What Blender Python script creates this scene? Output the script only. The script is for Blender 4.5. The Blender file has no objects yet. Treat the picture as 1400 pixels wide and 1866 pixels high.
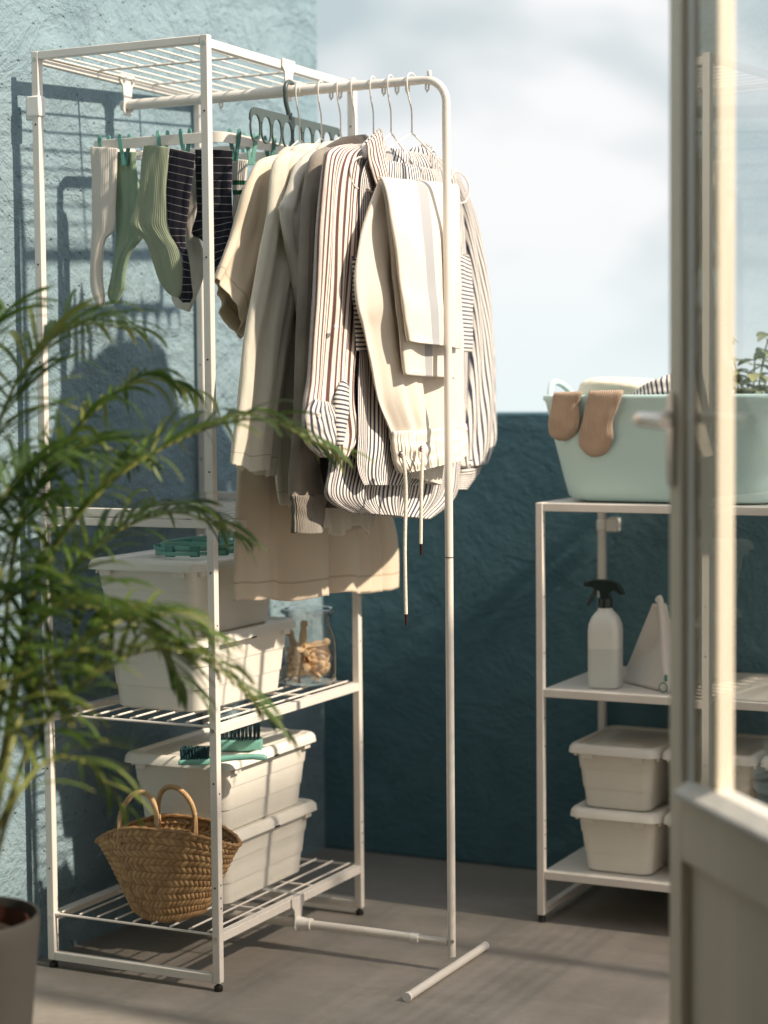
import bpy, math, random
from math import sin, cos, pi, radians, sqrt, floor
from mathutils import Vector, Matrix, noise
random.seed(7)
V = Vector
sc = bpy.context.scene
col = sc.collection

# ------------------------------------------------------------------ camera
CP = V((2.29726, -3.15633, 1.14093))
CR = V((0.89839989, 0.43909531, -0.00854062))
CU = V((-0.01809168, 0.05643235, 0.9982425))
CF = V((-0.43880556, 0.89666644, -0.05864279))
FPX, PPX, PPY = 3579.26, 700.0, 920.58

def hit(px, py, ax, v):
    """point of the photograph's pixel ray on the plane axis=v (used to measure positions)"""
    d = CF + CR * ((px - PPX) / FPX) - CU * ((py - PPY) / FPX)
    t = (v - CP[ax]) / d[ax]
    return CP + d * t

def far(px, py, dist):
    d = CF + CR * ((px - PPX) / FPX) - CU * ((py - PPY) / FPX)
    return CP + d * dist

cam = bpy.data.cameras.new('camera')
co = bpy.data.objects.new('camera', cam)
col.objects.link(co)
co.matrix_world = Matrix(((CR.x, CU.x, -CF.x, CP.x), (CR.y, CU.y, -CF.y, CP.y), (CR.z, CU.z, -CF.z, CP.z), (0, 0, 0, 1)))
cam.sensor_fit = 'HORIZONTAL'
cam.sensor_width = 36
cam.lens = FPX / 1400 * 36
cam.shift_y = -0.0089
cam.clip_start = .05
cam.clip_end = 3000
cam.dof.use_dof = True
cam.dof.focus_distance = 3.75
cam.dof.aperture_fstop = 2.5
sc.camera = co

# ------------------------------------------------------------------ node helpers
class NT:
    def __init__(s, tree):
        s.t = tree
    def n(s, kind, **kw):
        nd = s.t.nodes.new(kind)
        for k, v in kw.items():
            if k.startswith('i_'):
                nd.inputs[k[2:].replace('_', ' ')].default_value = v
            else:
                setattr(nd, k, v)
        return nd
    def l(s, a, b):
        s.t.links.new(a, b)
    def math(s, op, a, b=None, clamp=False):
        nd = s.t.nodes.new('ShaderNodeMath'); nd.operation = op; nd.use_clamp = clamp
        for i, x in enumerate((a, b)):
            if x is None: continue
            if isinstance(x, (int, float)): nd.inputs[i].default_value = x
            else: s.l(x, nd.inputs[i])
        return nd.outputs[0]
    def ramp(s, fac, stops):
        nd = s.t.nodes.new('ShaderNodeValToRGB')
        e = nd.color_ramp.elements
        while len(e) < len(stops): e.new(.5)
        for el, (p, c) in zip(e, stops):
            el.position = p; el.color = (c[0], c[1], c[2], 1) if not isinstance(c, (int, float)) else (c, c, c, 1)
        s.l(fac, nd.inputs[0])
        return nd.outputs[0]
    def noise(s, vec, scale, detail=4, rough=.55, dist=0.):
        nd = s.t.nodes.new('ShaderNodeTexNoise')
        nd.inputs['Scale'].default_value = scale; nd.inputs['Detail'].default_value = detail
        nd.inputs['Roughness'].default_value = rough; nd.inputs['Distortion'].default_value = dist
        if vec is not None: s.l(vec, nd.inputs['Vector'])
        return nd.outputs['Fac']
    def mix(s, fac, a, b):
        nd = s.t.nodes.new('ShaderNodeMix'); nd.data_type = 'RGBA'
        if isinstance(fac, (int, float)): nd.inputs[0].default_value = fac
        else: s.l(fac, nd.inputs[0])
        for sk, x in ((nd.inputs[6], a), (nd.inputs[7], b)):
            if isinstance(x, tuple): sk.default_value = (x[0], x[1], x[2], 1)
            else: s.l(x, sk)
        return nd.outputs[2]
    def mapping(s, vec, scale=(1, 1, 1), rot=(0, 0, 0)):
        nd = s.t.nodes.new('ShaderNodeMapping')
        nd.inputs['Scale'].default_value = scale; nd.inputs['Rotation'].default_value = rot
        s.l(vec, nd.inputs['Vector'])
        return nd.outputs[0]

def mat(name, color, rough=.5, var=.08, vscale=8, bump=0, bscale=60, spec=.5, metal=0, coords='Object', sub=0, bdist=.002, detail=4, stretch=(1, 1, 1)):
    m = bpy.data.materials.new(name); m.use_nodes = True
    t = NT(m.node_tree); b = m.node_tree.nodes['Principled BSDF']
    tc = t.n('ShaderNodeTexCoord').outputs[coords]
    mp = t.mapping(tc, stretch)
    f = t.noise(mp, vscale, 5)
    c2 = tuple(min(1, c * (1 + var)) for c in color); c1 = tuple(c * (1 - var) for c in color)
    t.l(t.ramp(f, [(.3, c1), (.7, c2)]), b.inputs['Base Color'])
    b.inputs['Roughness'].default_value = rough
    b.inputs['Specular IOR Level'].default_value = spec
    b.inputs['Metallic'].default_value = metal
    if sub:
        b.inputs['Subsurface Weight'].default_value = sub
        b.inputs['Subsurface Radius'].default_value = (.01, .007, .005)
    if bump:
        bp = t.n('ShaderNodeBump'); bp.inputs['Strength'].default_value = bump; bp.inputs['Distance'].default_value = bdist
        t.l(t.noise(mp, bscale, detail), bp.inputs['Height']); t.l(bp.outputs[0], b.inputs['Normal'])
    return m

M = {}
M['steel'] = mat('white_powder_coated_steel', (.74, .70, .65), .38, .06, 7, .15, 400, bdist=.0004)
M['steel2'] = mat('grey_white_shelf_plate', (.72, .69, .64), .45, .04, 5)
M['plastic'] = mat('off_white_box_plastic', (.76, .735, .67), .42, .05, 7, .12, 30, sub=.05, bdist=.001)
M['plastic_w'] = mat('white_plastic', (.84, .82, .78), .4, .02, 4)
M['screw'] = mat('zinc_screw', (.55, .53, .5), .3, .05, 50, metal=.9)
M['hole'] = mat('dark_hole', (.01, .01, .01), .9, 0)
M['rubber'] = mat('black_rubber', (.015, .015, .015), .5, 0)
M['teal'] = mat('soft_teal_plastic', (.17, .40, .34), .45, .04, 6)
M['tealdark'] = mat('dark_green_clip_plastic', (.07, .22, .19), .4, .06, 6)
M['bristle'] = mat('dark_teal_bristles', (.008, .045, .055), .6, .5, 300)
M['grey_hanger'] = mat('grey_green_plastic', (.06, .085, .08), .35, .05, 6)
M['wood'] = mat('pale_birch_wood', (.68, .47, .28), .6, .15, 14, .2, 60, stretch=(1, 1, .2))
M['rope'] = mat('twisted_straw_rope', (.50, .33, .17), .6, .2, 30)
M['pot'] = mat('taupe_ceramic_pot', (.055, .052, .048), .6, .06, 6, .1, 60)
M['soil'] = mat('dark_soil', (.03, .018, .012), .95, .3, 60, .8, 90, bdist=.01)
M['potin'] = mat('brown_inner_pot', (.10, .03, .02), .8, .1, 20)
M['chrome'] = mat('brushed_nickel', (.62, .58, .54), .25, .03, 10, metal=1)
M['darkpl'] = mat('dark_translucent_plastic', (.018, .03, .03), .2, .05, 6)
M['tub'] = mat('pale_aqua_plastic', (.50, .68, .67), .5, .02, 3, sub=.08)
M['cord'] = mat('cream_cotton_cord', (.80, .74, .64), .85, .08, 200, .8, 350, bdist=.002)
M['dark_metal'] = mat('dark_metal', (.08, .04, .035), .3, .05, 5, metal=.8)

def fabric(name, color, period=None, stripe=None, horiz=False, bump=.5, wr=.6, side=None, var=.05, duty=.5, slant=0, weave=900, trans=.0, rib=0):
    m = bpy.data.materials.new(name); m.use_nodes = True
    t = NT(m.node_tree); b = m.node_tree.nodes['Principled BSDF']
    tc = t.n('ShaderNodeTexCoord')
    uv = tc.outputs['UV']; ob = tc.outputs['Object']
    sp = t.n('ShaderNodeSeparateXYZ'); t.l(uv, sp.inputs[0])
    f = t.noise(ob, 9, 6)
    base = t.ramp(f, [(.3, tuple(c * (1 - var) for c in color)), (.7, tuple(min(1, c * (1 + var)) for c in color))])
    c = base
    if period:
        crd = sp.outputs[1] if horiz else sp.outputs[0]
        if slant: crd = t.math('ADD', crd, t.math('MULTIPLY', sp.outputs[1], slant))
        fr = t.math('FRACT', t.math('ADD', t.math('DIVIDE', crd, period), 100.0))
        tri = t.math('ABSOLUTE', t.math('SUBTRACT', fr, .5))
        fac = t.math('MULTIPLY', t.math('SUBTRACT', tri, .5 - duty / 2), 14, True)
        c = t.mix(fac, base, stripe)
    if side:   # bands at given coordinates: (axis, [(centre, half width)], colour)
        crd = sp.outputs[side[0]]
        for cen, hw in side[1]:
            d = t.math('ABSOLUTE', t.math('SUBTRACT', crd, cen))
            fac = t.math('LESS_THAN', d, hw)
            c = t.mix(fac, c, side[2])
    t.l(c, b.inputs['Base Color'])
    b.inputs['Roughness'].default_value = .9
    b.inputs['Specular IOR Level'].default_value = .15
    b.inputs['Sheen Weight'].default_value = .25
    b.inputs['Sheen Roughness'].default_value = .5
    bp = t.n('ShaderNodeBump'); bp.inputs['Strength'].default_value = wr; bp.inputs['Distance'].default_value = .006
    mp = t.mapping(ob, (1, 1, .35))
    wrn = t.noise(mp, 26, 5, .55, .6)
    t.l(wrn, bp.inputs['Height'])
    b2 = t.n('ShaderNodeBump'); b2.inputs['Strength'].default_value = bump; b2.inputs['Distance'].default_value = .0008
    if rib:
        w = t.math('SINE', t.math('MULTIPLY', sp.outputs[0], rib))
        t.l(w, b2.inputs['Height']); b2.inputs['Distance'].default_value = .0012
    else:
        t.l(t.noise(ob, weave, 2), b2.inputs['Height'])
    t.l(bp.outputs[0], b2.inputs['Normal']); t.l(b2.outputs[0], b.inputs['Normal'])
    if trans:
        tr = t.n('ShaderNodeBsdfTranslucent'); t.l(c, tr.inputs['Color'])
        mx = t.n('ShaderNodeMixShader'); mx.inputs[0].default_value = trans
        t.l(b.outputs[0], mx.inputs[1]); t.l(tr.outputs[0], mx.inputs[2])
        t.l(mx.outputs[0], m.node_tree.nodes['Material Output'].inputs['Surface'])
    return m

NAVY = (.045, .055, .10); NAVY_SUNLIT = (.15, .075, .07)
M['stripe'] = fabric('navy_striped_cotton', (.86, .81, .75), .0108, NAVY, wr=1, trans=.06, duty=.54)
M['stripe_sunlit'] = fabric('navy_striped_cotton_sunlit', (.88, .81, .74), .0105, NAVY_SUNLIT, wr=1, trans=.06, duty=.52)  # warm sunlight put into the navy stripe colour, for left sleeve and collar leaf
M['grey_shaded'] = fabric('grey_melange_sweat_shaded', (.075, .06, .05), wr=.4, bump=1, weave=300, var=.25)  # shaded copy of the grey sweat: shade put into the body colour
M['stripe_h'] = fabric('navy_striped_cotton_crosswise', (.86, .81, .75), .0085, NAVY, horiz=True, wr=.5, trans=.1)
M['stripe_d'] = fabric('navy_striped_cotton_diagonal', (.86, .81, .75), .0140, NAVY, wr=.9, slant=.22, trans=.1)
M['beige'] = fabric('beige_jersey', (.80, .69, .55), wr=.25, bump=.2, trans=.14, side=(1, [(.034, .0009), (.0365, .0005)], (.50, .40, .28)))
M['linen'] = fabric('cream_linen', (.87, .84, .75), wr=.9, bump=.6, weave=500, trans=.42, side=(1, [(.03, .0009)], (.6, .55, .45)))
M['offwhite'] = fabric('off_white_gauze', (.88, .85, .78), wr=.9, bump=.5, trans=.42)
M['grey'] = fabric('grey_melange_sweat', (.25, .22, .185), wr=.4, bump=1, weave=300, var=.25)
M['greyrib'] = fabric('grey_melange_rib', (.30, .27, .23), wr=.2, bump=1, var=.2, rib=1400)
M['trouser'] = fabric('cream_fleece', (.79, .72, .63), wr=.25, bump=.3, trans=.06)
M['trouser_s'] = fabric('cream_fleece_grey_side_stripe', (.79, .72, .63), wr=.2, bump=.3, side=(0, [(.085, .009)], (.42, .43, .45)), trans=.06)
M['elastic'] = fabric('cream_elastic', (.88, .83, .74), wr=.2, bump=1, rib=700)
M['sockwhite'] = fabric('white_rib_knit', (.80, .76, .70), wr=.4, bump=.3, rib=1500, trans=.2)
M['sockgreen'] = fabric('sage_rib_knit', (.33, .38, .27), wr=.5, bump=.35, rib=1300, trans=.15)
M['sockgreen2'] = fabric('fresh_green_knit', (.31, .43, .31), wr=.6, bump=.35, rib=1300, trans=.15)
M['socknavy'] = fabric('navy_knit_white_lines', (.012, .011, .022), .0150, (.55, .52, .5), horiz=True, wr=.3, duty=.11)
M['socksport'] = fabric('white_knit_green_bands', (.80, .78, .72), wr=.3, rib=1600, side=(1, [(.045, .0045), (.064, .0045)], (.01, .10, .05)), trans=.1)
M['socktan'] = fabric('tan_wool_knit', (.58, .43, .32), wr=.5, bump=1, var=.2, rib=1500)
M['towel'] = fabric('cream_towel', (.80, .77, .66), wr=.6, bump=1, weave=300, trans=.1)
M['bag'] = fabric('white_pouch_fabric', (.74, .71, .66), wr=.3, bump=.2, trans=.1)

def leafmat(name, c1, c2, trans=.35):
    m = bpy.data.materials.new(name); m.use_nodes = True
    t = NT(m.node_tree); b = m.node_tree.nodes['Principled BSDF']
    at = t.n('ShaderNodeAttribute'); at.attribute_name = 'tint'
    ob = t.n('ShaderNodeTexCoord').outputs['Object']
    f = t.math('ADD', t.math('MULTIPLY', at.outputs['Fac'], .75), t.math('MULTIPLY', t.noise(ob, 20, 3), .3))
    c = t.ramp(f, [(.15, c1), (.62, c2), (.97, (.42, .40, .12))])
    t.l(c, b.inputs['Base Color']); b.inputs['Roughness'].default_value = .42
    tr = t.n('ShaderNodeBsdfTranslucent'); t.l(c, tr.inputs['Color'])
    mx = t.n('ShaderNodeMixShader'); mx.inputs[0].default_value = trans
    t.l(b.outputs[0], mx.inputs[1]); t.l(tr.outputs[0], mx.inputs[2])
    t.l(mx.outputs[0], m.node_tree.nodes['Material Output'].inputs['Surface'])
    return m
M['palm'] = leafmat('palm_leaf', (.028, .07, .016), (.105, .18, .03))
M['stem'] = mat('palm_stem', (.22, .24, .06), .5, .2, 20)
M['leaf2'] = leafmat('grey_green_leaf', (.17, .21, .12), (.34, .38, .22), .25)

def glassmat(name, tint=(1, 1, 1), boost=1.0, rough=.0, power=5.0):
    m = bpy.data.materials.new(name); m.use_nodes = True
    t = NT(m.node_tree); m.node_tree.nodes.remove(m.node_tree.nodes['Principled BSDF'])
    lw = t.n('ShaderNodeLayerWeight'); lw.inputs[0].default_value = .5
    fac = t.math('ADD', t.math('MULTIPLY', t.math('POWER', lw.outputs['Facing'], power), .96), .045)
    g = t.n('ShaderNodeBsdfGlossy'); g.inputs['Roughness'].default_value = rough
    tr = t.n('ShaderNodeBsdfTransparent'); tr.inputs[0].default_value = (*tint, 1)
    mx = t.n('ShaderNodeMixShader')
    t.l(t.math('MULTIPLY', fac, boost, True), mx.inputs[0])
    t.l(tr.outputs[0], mx.inputs[1]); t.l(g.outputs[0], mx.inputs[2])
    t.l(mx.outputs[0], m.node_tree.nodes['Material Output'].inputs['Surface'])
    return m
M['pane'] = glassmat('window_glass', (.97, .98, .97), 1.2, power=4.0)
M['jar'] = glassmat('jar_glass', (.97, .985, .985), 2.2, power=3.0)

def frosted():
    m = bpy.data.materials.new('frosted_bottle'); m.use_nodes = True
    b = m.node_tree.nodes['Principled BSDF']
    t = NT(m.node_tree)
    ob = t.n('ShaderNodeTexCoord').outputs['Object']
    sp = t.n('ShaderNodeSeparateXYZ'); t.l(ob, sp.inputs[0])
    f = t.math('LESS_THAN', sp.outputs[2], .085)
    t.l(t.mix(f, (.74, .75, .71), (.62, .65, .62)), b.inputs['Base Color'])
    b.inputs['Roughness'].default_value = .35
    b.inputs['Subsurface Weight'].default_value = .5
    b.inputs['Subsurface Radius'].default_value = (.03, .03, .03)
    return m
M['frost'] = frosted()

def stucco(name, c1, c2, bumpstr, wx, wy):
    m = bpy.data.materials.new(name); m.use_nodes = True
    t = NT(m.node_tree); b = m.node_tree.nodes['Principled BSDF']
    ob = t.n('ShaderNodeTexCoord').outputs['Object']
    n1 = t.noise(ob, 2.2, 6, .6)
    n2 = t.noise(ob, 9, 9, .66, .5)
    n3 = t.noise(t.mapping(ob, (wx, wy, 1.0), (.5, .2, 0)), 5.5, 8, .62, .7)
    n4 = t.noise(ob, 90, 4, .6)
    pits = t.n('ShaderNodeTexVoronoi'); pits.inputs['Scale'].default_value = 38; t.l(ob, pits.inputs['Vector'])
    pit = t.math('MULTIPLY', t.math('SUBTRACT', .16, pits.outputs['Distance'], True), 3.0)
    ridge = t.math('ABSOLUTE', t.math('SUBTRACT', n3, .5))
    ridge = t.math('POWER', t.math('SUBTRACT', 1.0, t.math('MULTIPLY', ridge, 7.0), True), 1.5)
    h = t.math('ADD', t.math('MULTIPLY', n2, .75), t.math('MULTIPLY', ridge, .16))
    h = t.math('ADD', h, t.math('MULTIPLY', n4, .12))
    h = t.math('SUBTRACT', h, t.math('MULTIPLY', pit, .45))
    h = t.math('ADD', h, t.math('MULTIPLY', n1, 1.2))
    bp = t.n('ShaderNodeBump'); bp.inputs['Strength'].default_value = bumpstr; bp.inputs['Distance'].default_value = .028
    t.l(h, bp.inputs['Height']); t.l(bp.outputs[0], b.inputs['Normal'])
    n5 = t.noise(t.mapping(ob, (5, 5, .7)), 1.6, 6, .7)
    f = t.math('ADD', t.math('MULTIPLY', n1, .5), t.math('MULTIPLY', n2, .22))
    f = t.math('ADD', f, t.math('MULTIPLY', n5, .28))
    t.l(t.ramp(f, [(.38, c1), (.62, c2)]), b.inputs['Base Color'])
    b.inputs['Roughness'].default_value = .85; b.inputs['Specular IOR Level'].default_value = .25
    return m
M['wall'] = stucco('pale_blue_stucco', (.205, .30, .352), (.27, .37, .42), 1.0, .35, .8)
M['parapet'] = stucco('teal_painted_render', (.068, .150, .188), (.094, .186, .224), .6, .8, .35)

def floormat():
    m = bpy.data.materials.new('taupe_concrete'); m.use_nodes = True
    t = NT(m.node_tree); b = m.node_tree.nodes['Principled BSDF']
    ob = t.n('ShaderNodeTexCoord').outputs['Object']
    s1 = t.noise(t.mapping(ob, (1, 1.8, 1), (0, 0, .5)), 4, 9, .66, .5)
    s2 = t.noise(ob, 45, 6, .7)
    f = t.math('ADD', t.math('MULTIPLY', s1, .75), t.math('MULTIPLY', s2, .25))
    t.l(t.ramp(f, [(.32, (.20, .18, .158)), (.5, (.245, .223, .198)), (.68, (.30, .275, .248))]), b.inputs['Base Color'])
    t.l(t.ramp(s1, [(.3, .55), (.7, .8)]), b.inputs['Roughness'])
    bp = t.n('ShaderNodeBump'); bp.inputs['Strength'].default_value = .35; bp.inputs['Distance'].default_value = .003
    t.l(f, bp.inputs['Height']); t.l(bp.outputs[0], b.inputs['Normal'])
    return m
M['floor'] = floormat()
def doorpaint():
    m = mat('aged_cream_door_paint', (.90, .81, .67), .5, .06, 3, .35, 14, bdist=.003, stretch=(3, 3, .25))
    return m
M['door'] = doorpaint()
M['doorw'] = mat('worn_white_bead_paint', (.86, .84, .79), .5, .15, 9, .6, 12, bdist=.004, stretch=(1, 1, .35))
M['room'] = mat('warm_room_plaster', (.74, .68, .60), .9, .05, 3)
M['seal'] = mat('brown_seal', (.58, .43, .28), .8, .2, 10)

def wovenmat():
    m = bpy.data.materials.new('woven_palm_leaf'); m.use_nodes = True
    t = NT(m.node_tree); b = m.node_tree.nodes['Principled BSDF']
    ob = t.n('ShaderNodeTexCoord').outputs['Object']
    at = t.n('ShaderNodeAttribute'); at.attribute_name = 'tint'
    f = t.math('ADD', t.math('MULTIPLY', t.noise(ob, 60, 4), .6), t.math('MULTIPLY', at.outputs['Fac'], .4))
    t.l(t.ramp(f, [(.25, (.24, .13, .055)), (.5, (.43, .265, .125)), (.75, (.56, .38, .19))]), b.inputs['Base Color'])
    b.inputs['Roughness'].default_value = .6
    bp = t.n('ShaderNodeBump'); bp.inputs['Strength'].default_value = .3; bp.inputs['Distance'].default_value = .001
    t.l(t.noise(t.mapping(ob, (1, 1, 4)), 200, 3), bp.inputs['Height']); t.l(bp.outputs[0], b.inputs['Normal'])
    return m
M['woven'] = wovenmat()

# ------------------------------------------------------------------ mesh helpers
class MB:
    def __init__(s): s.v = []; s.f = []; s.uv = {}; s.tint = []
    def add(s, vs, fs, uvs=None, tint=0.5):
        o = len(s.v); s.v += [tuple(x) for x in vs]; s.tint += [tint] * len(vs) if isinstance(tint, (int, float)) else list(tint)
        for f in fs: s.f.append(tuple(i + o for i in f))
        if uvs:
            for i, u in enumerate(uvs): s.uv[i + o] = u
        return s
    def box(s, a, b):
        x0, y0, z0 = a; x1, y1, z1 = b
        return s.add([(x0, y0, z0), (x1, y0, z0), (x1, y1, z0), (x0, y1, z0), (x0, y0, z1), (x1, y0, z1), (x1, y1, z1), (x0, y1, z1)],
                     [(0, 3, 2, 1), (4, 5, 6, 7), (0, 1, 5, 4), (1, 2, 6, 5), (2, 3, 7, 6), (3, 0, 4, 7)])
    def obox(s, c, ax, ay, az, hx, hy, hz):
        c = V(c); vs = []
        for k in (-1, 1):
            for i, j in ((-1, -1), (1, -1), (1, 1), (-1, 1)):
                vs.append(c + ax * hx * i + ay * hy * j + az * hz * k)
        return s.add(vs, [(0, 3, 2, 1), (4, 5, 6, 7), (0, 1, 5, 4), (1, 2, 6, 5), (2, 3, 7, 6), (3, 0, 4, 7)])
    def tube(s, pts, r, n=10, closed=False, cap=True, up=V((0, 0, 1))):
        pts = [V(p) for p in pts]; N = len(pts)
        rs = r if isinstance(r, (list, tuple)) else [r] * N
        vs = []; prev = None
        for i, p in enumerate(pts):
            if closed: t = (pts[(i + 1) % N] - pts[i - 1]).normalized()
            else: t = (pts[min(i + 1, N - 1)] - pts[max(i - 1, 0)]).normalized()
            if prev is None:
                a = up if abs(t.dot(up)) < .9 else V((1, 0, 0))
                u = (a - t * a.dot(t)).normalized()
            else:
                u = (prev - t * prev.dot(t)).normalized()
            prev = u; w = t.cross(u)
            for k in range(n):
                an = 2 * pi * k / n
                vs.append(p + (u * cos(an) + w * sin(an)) * rs[i])
        fs = []
        for i in range(N if closed else N - 1):
            for k in range(n):
                a = i * n + k; b = i * n + (k + 1) % n; c = ((i + 1) % N) * n + (k + 1) % n; d = ((i + 1) % N) * n + k
                fs.append((a, b, c, d))
        if cap and not closed:
            fs.append(tuple(reversed(range(n)))); fs.append(tuple((N - 1) * n + k for k in range(n)))
        return s.add(vs, fs)
    def lathe(s, prof, c=(0, 0, 0), n=32, sx=1, sy=1):
        vs = []; fs = []
        for r, z in prof:
            for k in range(n):
                a = 2 * pi * k / n; vs.append((c[0] + r * cos(a) * sx, c[1] + r * sin(a) * sy, c[2] + z))
        for i in range(len(prof) - 1):
            for k in range(n):
                fs.append((i * n + k, i * n + (k + 1) % n, (i + 1) * n + (k + 1) % n, (i + 1) * n + k))
        return s.add(vs, fs)
    def loft(s, loops, capb=True, capt=True):
        n = len(loops[0]); vs = [p for l in loops for p in l]; fs = []
        for i in range(len(loops) - 1):
            for k in range(n):
                fs.append((i * n + k, i * n + (k + 1) % n, (i + 1) * n + (k + 1) % n, (i + 1) * n + k))
        if capb: fs.append(tuple(reversed(range(n))))
        if capt: fs.append(tuple((len(loops) - 1) * n + k for k in range(n)))
        return s.add(vs, fs)
    def build(s, name, m, parent=None, smooth=True, bevel=0, solid=0, subd=0, auto=True, loc=None):
        me = bpy.data.meshes.new(name)
        vv = s.v if loc is None else [(a - loc[0], b - loc[1], c - loc[2]) for a, b, c in s.v]
        me.from_pydata(vv, [], s.f)
        me.materials.append(m)
        if s.uv:
            ul = me.uv_layers.new(name='UVMap')
            for lp in me.loops:
                ul.data[lp.index].uv = s.uv.get(lp.vertex_index, (0, 0))
        if any(abs(t - .5) > 1e-6 for t in s.tint):
            at = me.attributes.new('tint', 'FLOAT', 'POINT')
            at.data.foreach_set('value', s.tint)
        if smooth:
            me.polygons.foreach_set('use_smooth', [True] * len(me.polygons))
            if auto:
                try: me.set_sharp_from_angle(angle=radians(38))
                except Exception: pass
        o = bpy.data.objects.new(name, me); col.objects.link(o)
        if loc is not None: o.location = loc
        if parent is not None: o.parent = parent
        if bevel:
            b = o.modifiers.new('bevel', 'BEVEL'); b.width = bevel; b.segments = 2; b.limit_method = 'ANGLE'; b.angle_limit = radians(40)
        if solid:
            b = o.modifiers.new('solid', 'SOLIDIFY'); b.thickness = solid; b.offset = 0
        if subd:
            b = o.modifiers.new('sub', 'SUBSURF'); b.levels = subd; b.render_levels = subd
        return o

def tag(o, label=None, cat=None, group=None, kind=None):
    if label: o['label'] = label
    if cat: o['category'] = cat
    if group: o['group'] = group
    if kind: o['kind'] = kind
    return o
def thing(name, label, cat, loc=(0, 0, 0), rz=0, group=None):
    o = bpy.data.objects.new(name, None); col.objects.link(o); o.location = loc; o.rotation_euler = (0, 0, rz)
    o.empty_display_size = .05
    return tag(o, label, cat, group)
def copy_tree(o, parent=None):
    c = o.copy(); col.objects.link(c)
    if parent is not None: c.parent = parent
    for ch in list(o.children): copy_tree(ch, c)
    return c
def catmull(pts, n):
    pts = [V(p) for p in pts]; N = len(pts) - 1; out = []
    for i in range(n):
        t = i / (n - 1) * N; k = min(int(t), N - 1); f = t - k
        p0 = pts[max(k - 1, 0)]; p1 = pts[k]; p2 = pts[k + 1]; p3 = pts[min(k + 2, N)]
        out.append(.5 * ((2 * p1) + (p2 - p0) * f + (2 * p0 - 5 * p1 + 4 * p2 - p3) * f * f + (3 * p1 - p0 - 3 * p2 + p3) * f ** 3))
    return out
def rrect(cx, cy, hx, hy, r, z, n=5):
    pts = []
    for qx, qy, a0 in ((1, 1, 0), (-1, 1, 90), (-1, -1, 180), (1, -1, 270)):
        for i in range(n + 1):
            a = radians(a0 + 90 * i / n)
            pts.append(V((cx + qx * (hx - r) + r * cos(a), cy + qy * (hy - r) + r * sin(a), z)))
    return pts

# cloth: a hanging tube of fabric between a left and a right outline
def cloth(name, m, parent, L, R, hemw=0, pleat=(), fromtop=False,  T=.02, folds=((3, .006, 0, .3),), nu=64, nv=70, tv=None, solid=.0013, nrm=None, seedp=0, u0=0., wave=0., topT=.35, fpow=.7, mode='tube', uvw=None):
    Lc = catmull(L, nv); Rc = catmull(R, nv)
    mb = MB(); vs = []; uvs = []; fs = []
    # reference width for the stripes
    wref = uvw if uvw else max((b - a).length for a, b in zip(Lc, Rc))
    zacc = 0
    rows = []
    for j in range(nv):
        a, b = Lc[j], Rc[j]
        if j: zacc += ((Lc[j] - Lc[j - 1]).length + (Rc[j] - Rc[j - 1]).length) / 2
        v = j / (nv - 1)
        s = (b - a); w = s.length
        sn = s.normalized() if w > 1e-6 else V((0, 1, 0))
        n = nrm if nrm is not None else sn.cross(V((0, 0, 1))).normalized()
        tvv = topT + (1 - topT) * min(1, v * 6) ** .5
        if tv: tvv *= tv(v)
        m_ = nu if mode == 'tube' else nu
        for i in range(m_):
            if mode == 'tube':
                t = i / m_
                if t < .5: q = t * 2; side = 1
                else: q = 2 - t * 2; side = -1
            else:
                q = i / (m_ - 1); side = 1
            qq = (1 - cos(pi * q)) / 2 * .35 + q * .65
            th = T * (sin(pi * q) ** .55 if 0 < q < 1 else 0) if mode == 'tube' else T * sin(pi * q) * .6
            d = 0
            for (fr, am, ph, dr) in folds:
                x = fr * q + ph + dr * v + (.35 if side < 0 else 0)
                d += am * (.25 + .75 * v ** fpow) * (sin(2 * pi * x) + .3 * sin(4 * pi * x + 1.3))
            for q0, dep in pleat:
                if side > 0 and q > q0: d -= dep * math.exp(-(q - q0) * 7) * min(1, v * 1.6)
            d *= (sin(pi * q) ** .35 if 0 < q < 1 else 0) if mode == 'tube' else 1
            d += .004 * noise.noise(V((q * 5 + seedp, v * 6, side * 3)))
            p = a + s * qq + n * (side * th * tvv + d * min(1, w / .12))
            if wave: p += sn * wave * sin(v * 9 + q * 3 + seedp) * v
            if hemw: p = p + V((0, 0, hemw * v ** 6 * (sin(q * 14 + seedp) + .5 * sin(q * 31 + 1) + (.6 if side < 0 else 0))))
            vs.append(p)
            uvs.append((u0 + (q if side > 0 else 2.03 - q) * wref, zacc))
    W = nu
    for j in range(nv - 1):
        for i in range(W if mode == 'tube' else W - 1):
            i2 = (i + 1) % W
            fs.append((j * W + i, (j + 1) * W + i, (j + 1) * W + i2, j * W + i2))
    if mode == 'tube': fs.append(tuple(range(W)))
    if not fromtop: uvs = [(a_, zacc - b_) for a_, b_ in uvs]
    mb.add(vs, fs, uvs)
    return mb.build(name, m, parent, solid=solid, auto=False)

def P(pts, ax, v):
    """list of pixels -> points on a plane; v may be a list"""
    if isinstance(v, (int, float)): v = [v] * len(pts)
    return [hit(p[0], p[1], ax, w) for p, w in zip(pts, v)]

# ------------------------------------------------------------------ setting
PY = 1.129; PH = 1.085
wall_x = lambda y: -.05 + .0696 * y
WALLK = .0696
b = MB().box((-3.0, -6.5, -.2), (6, 1.25, 0)).build('floor', M['floor'], smooth=False); tag(b, kind='structure')
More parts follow.
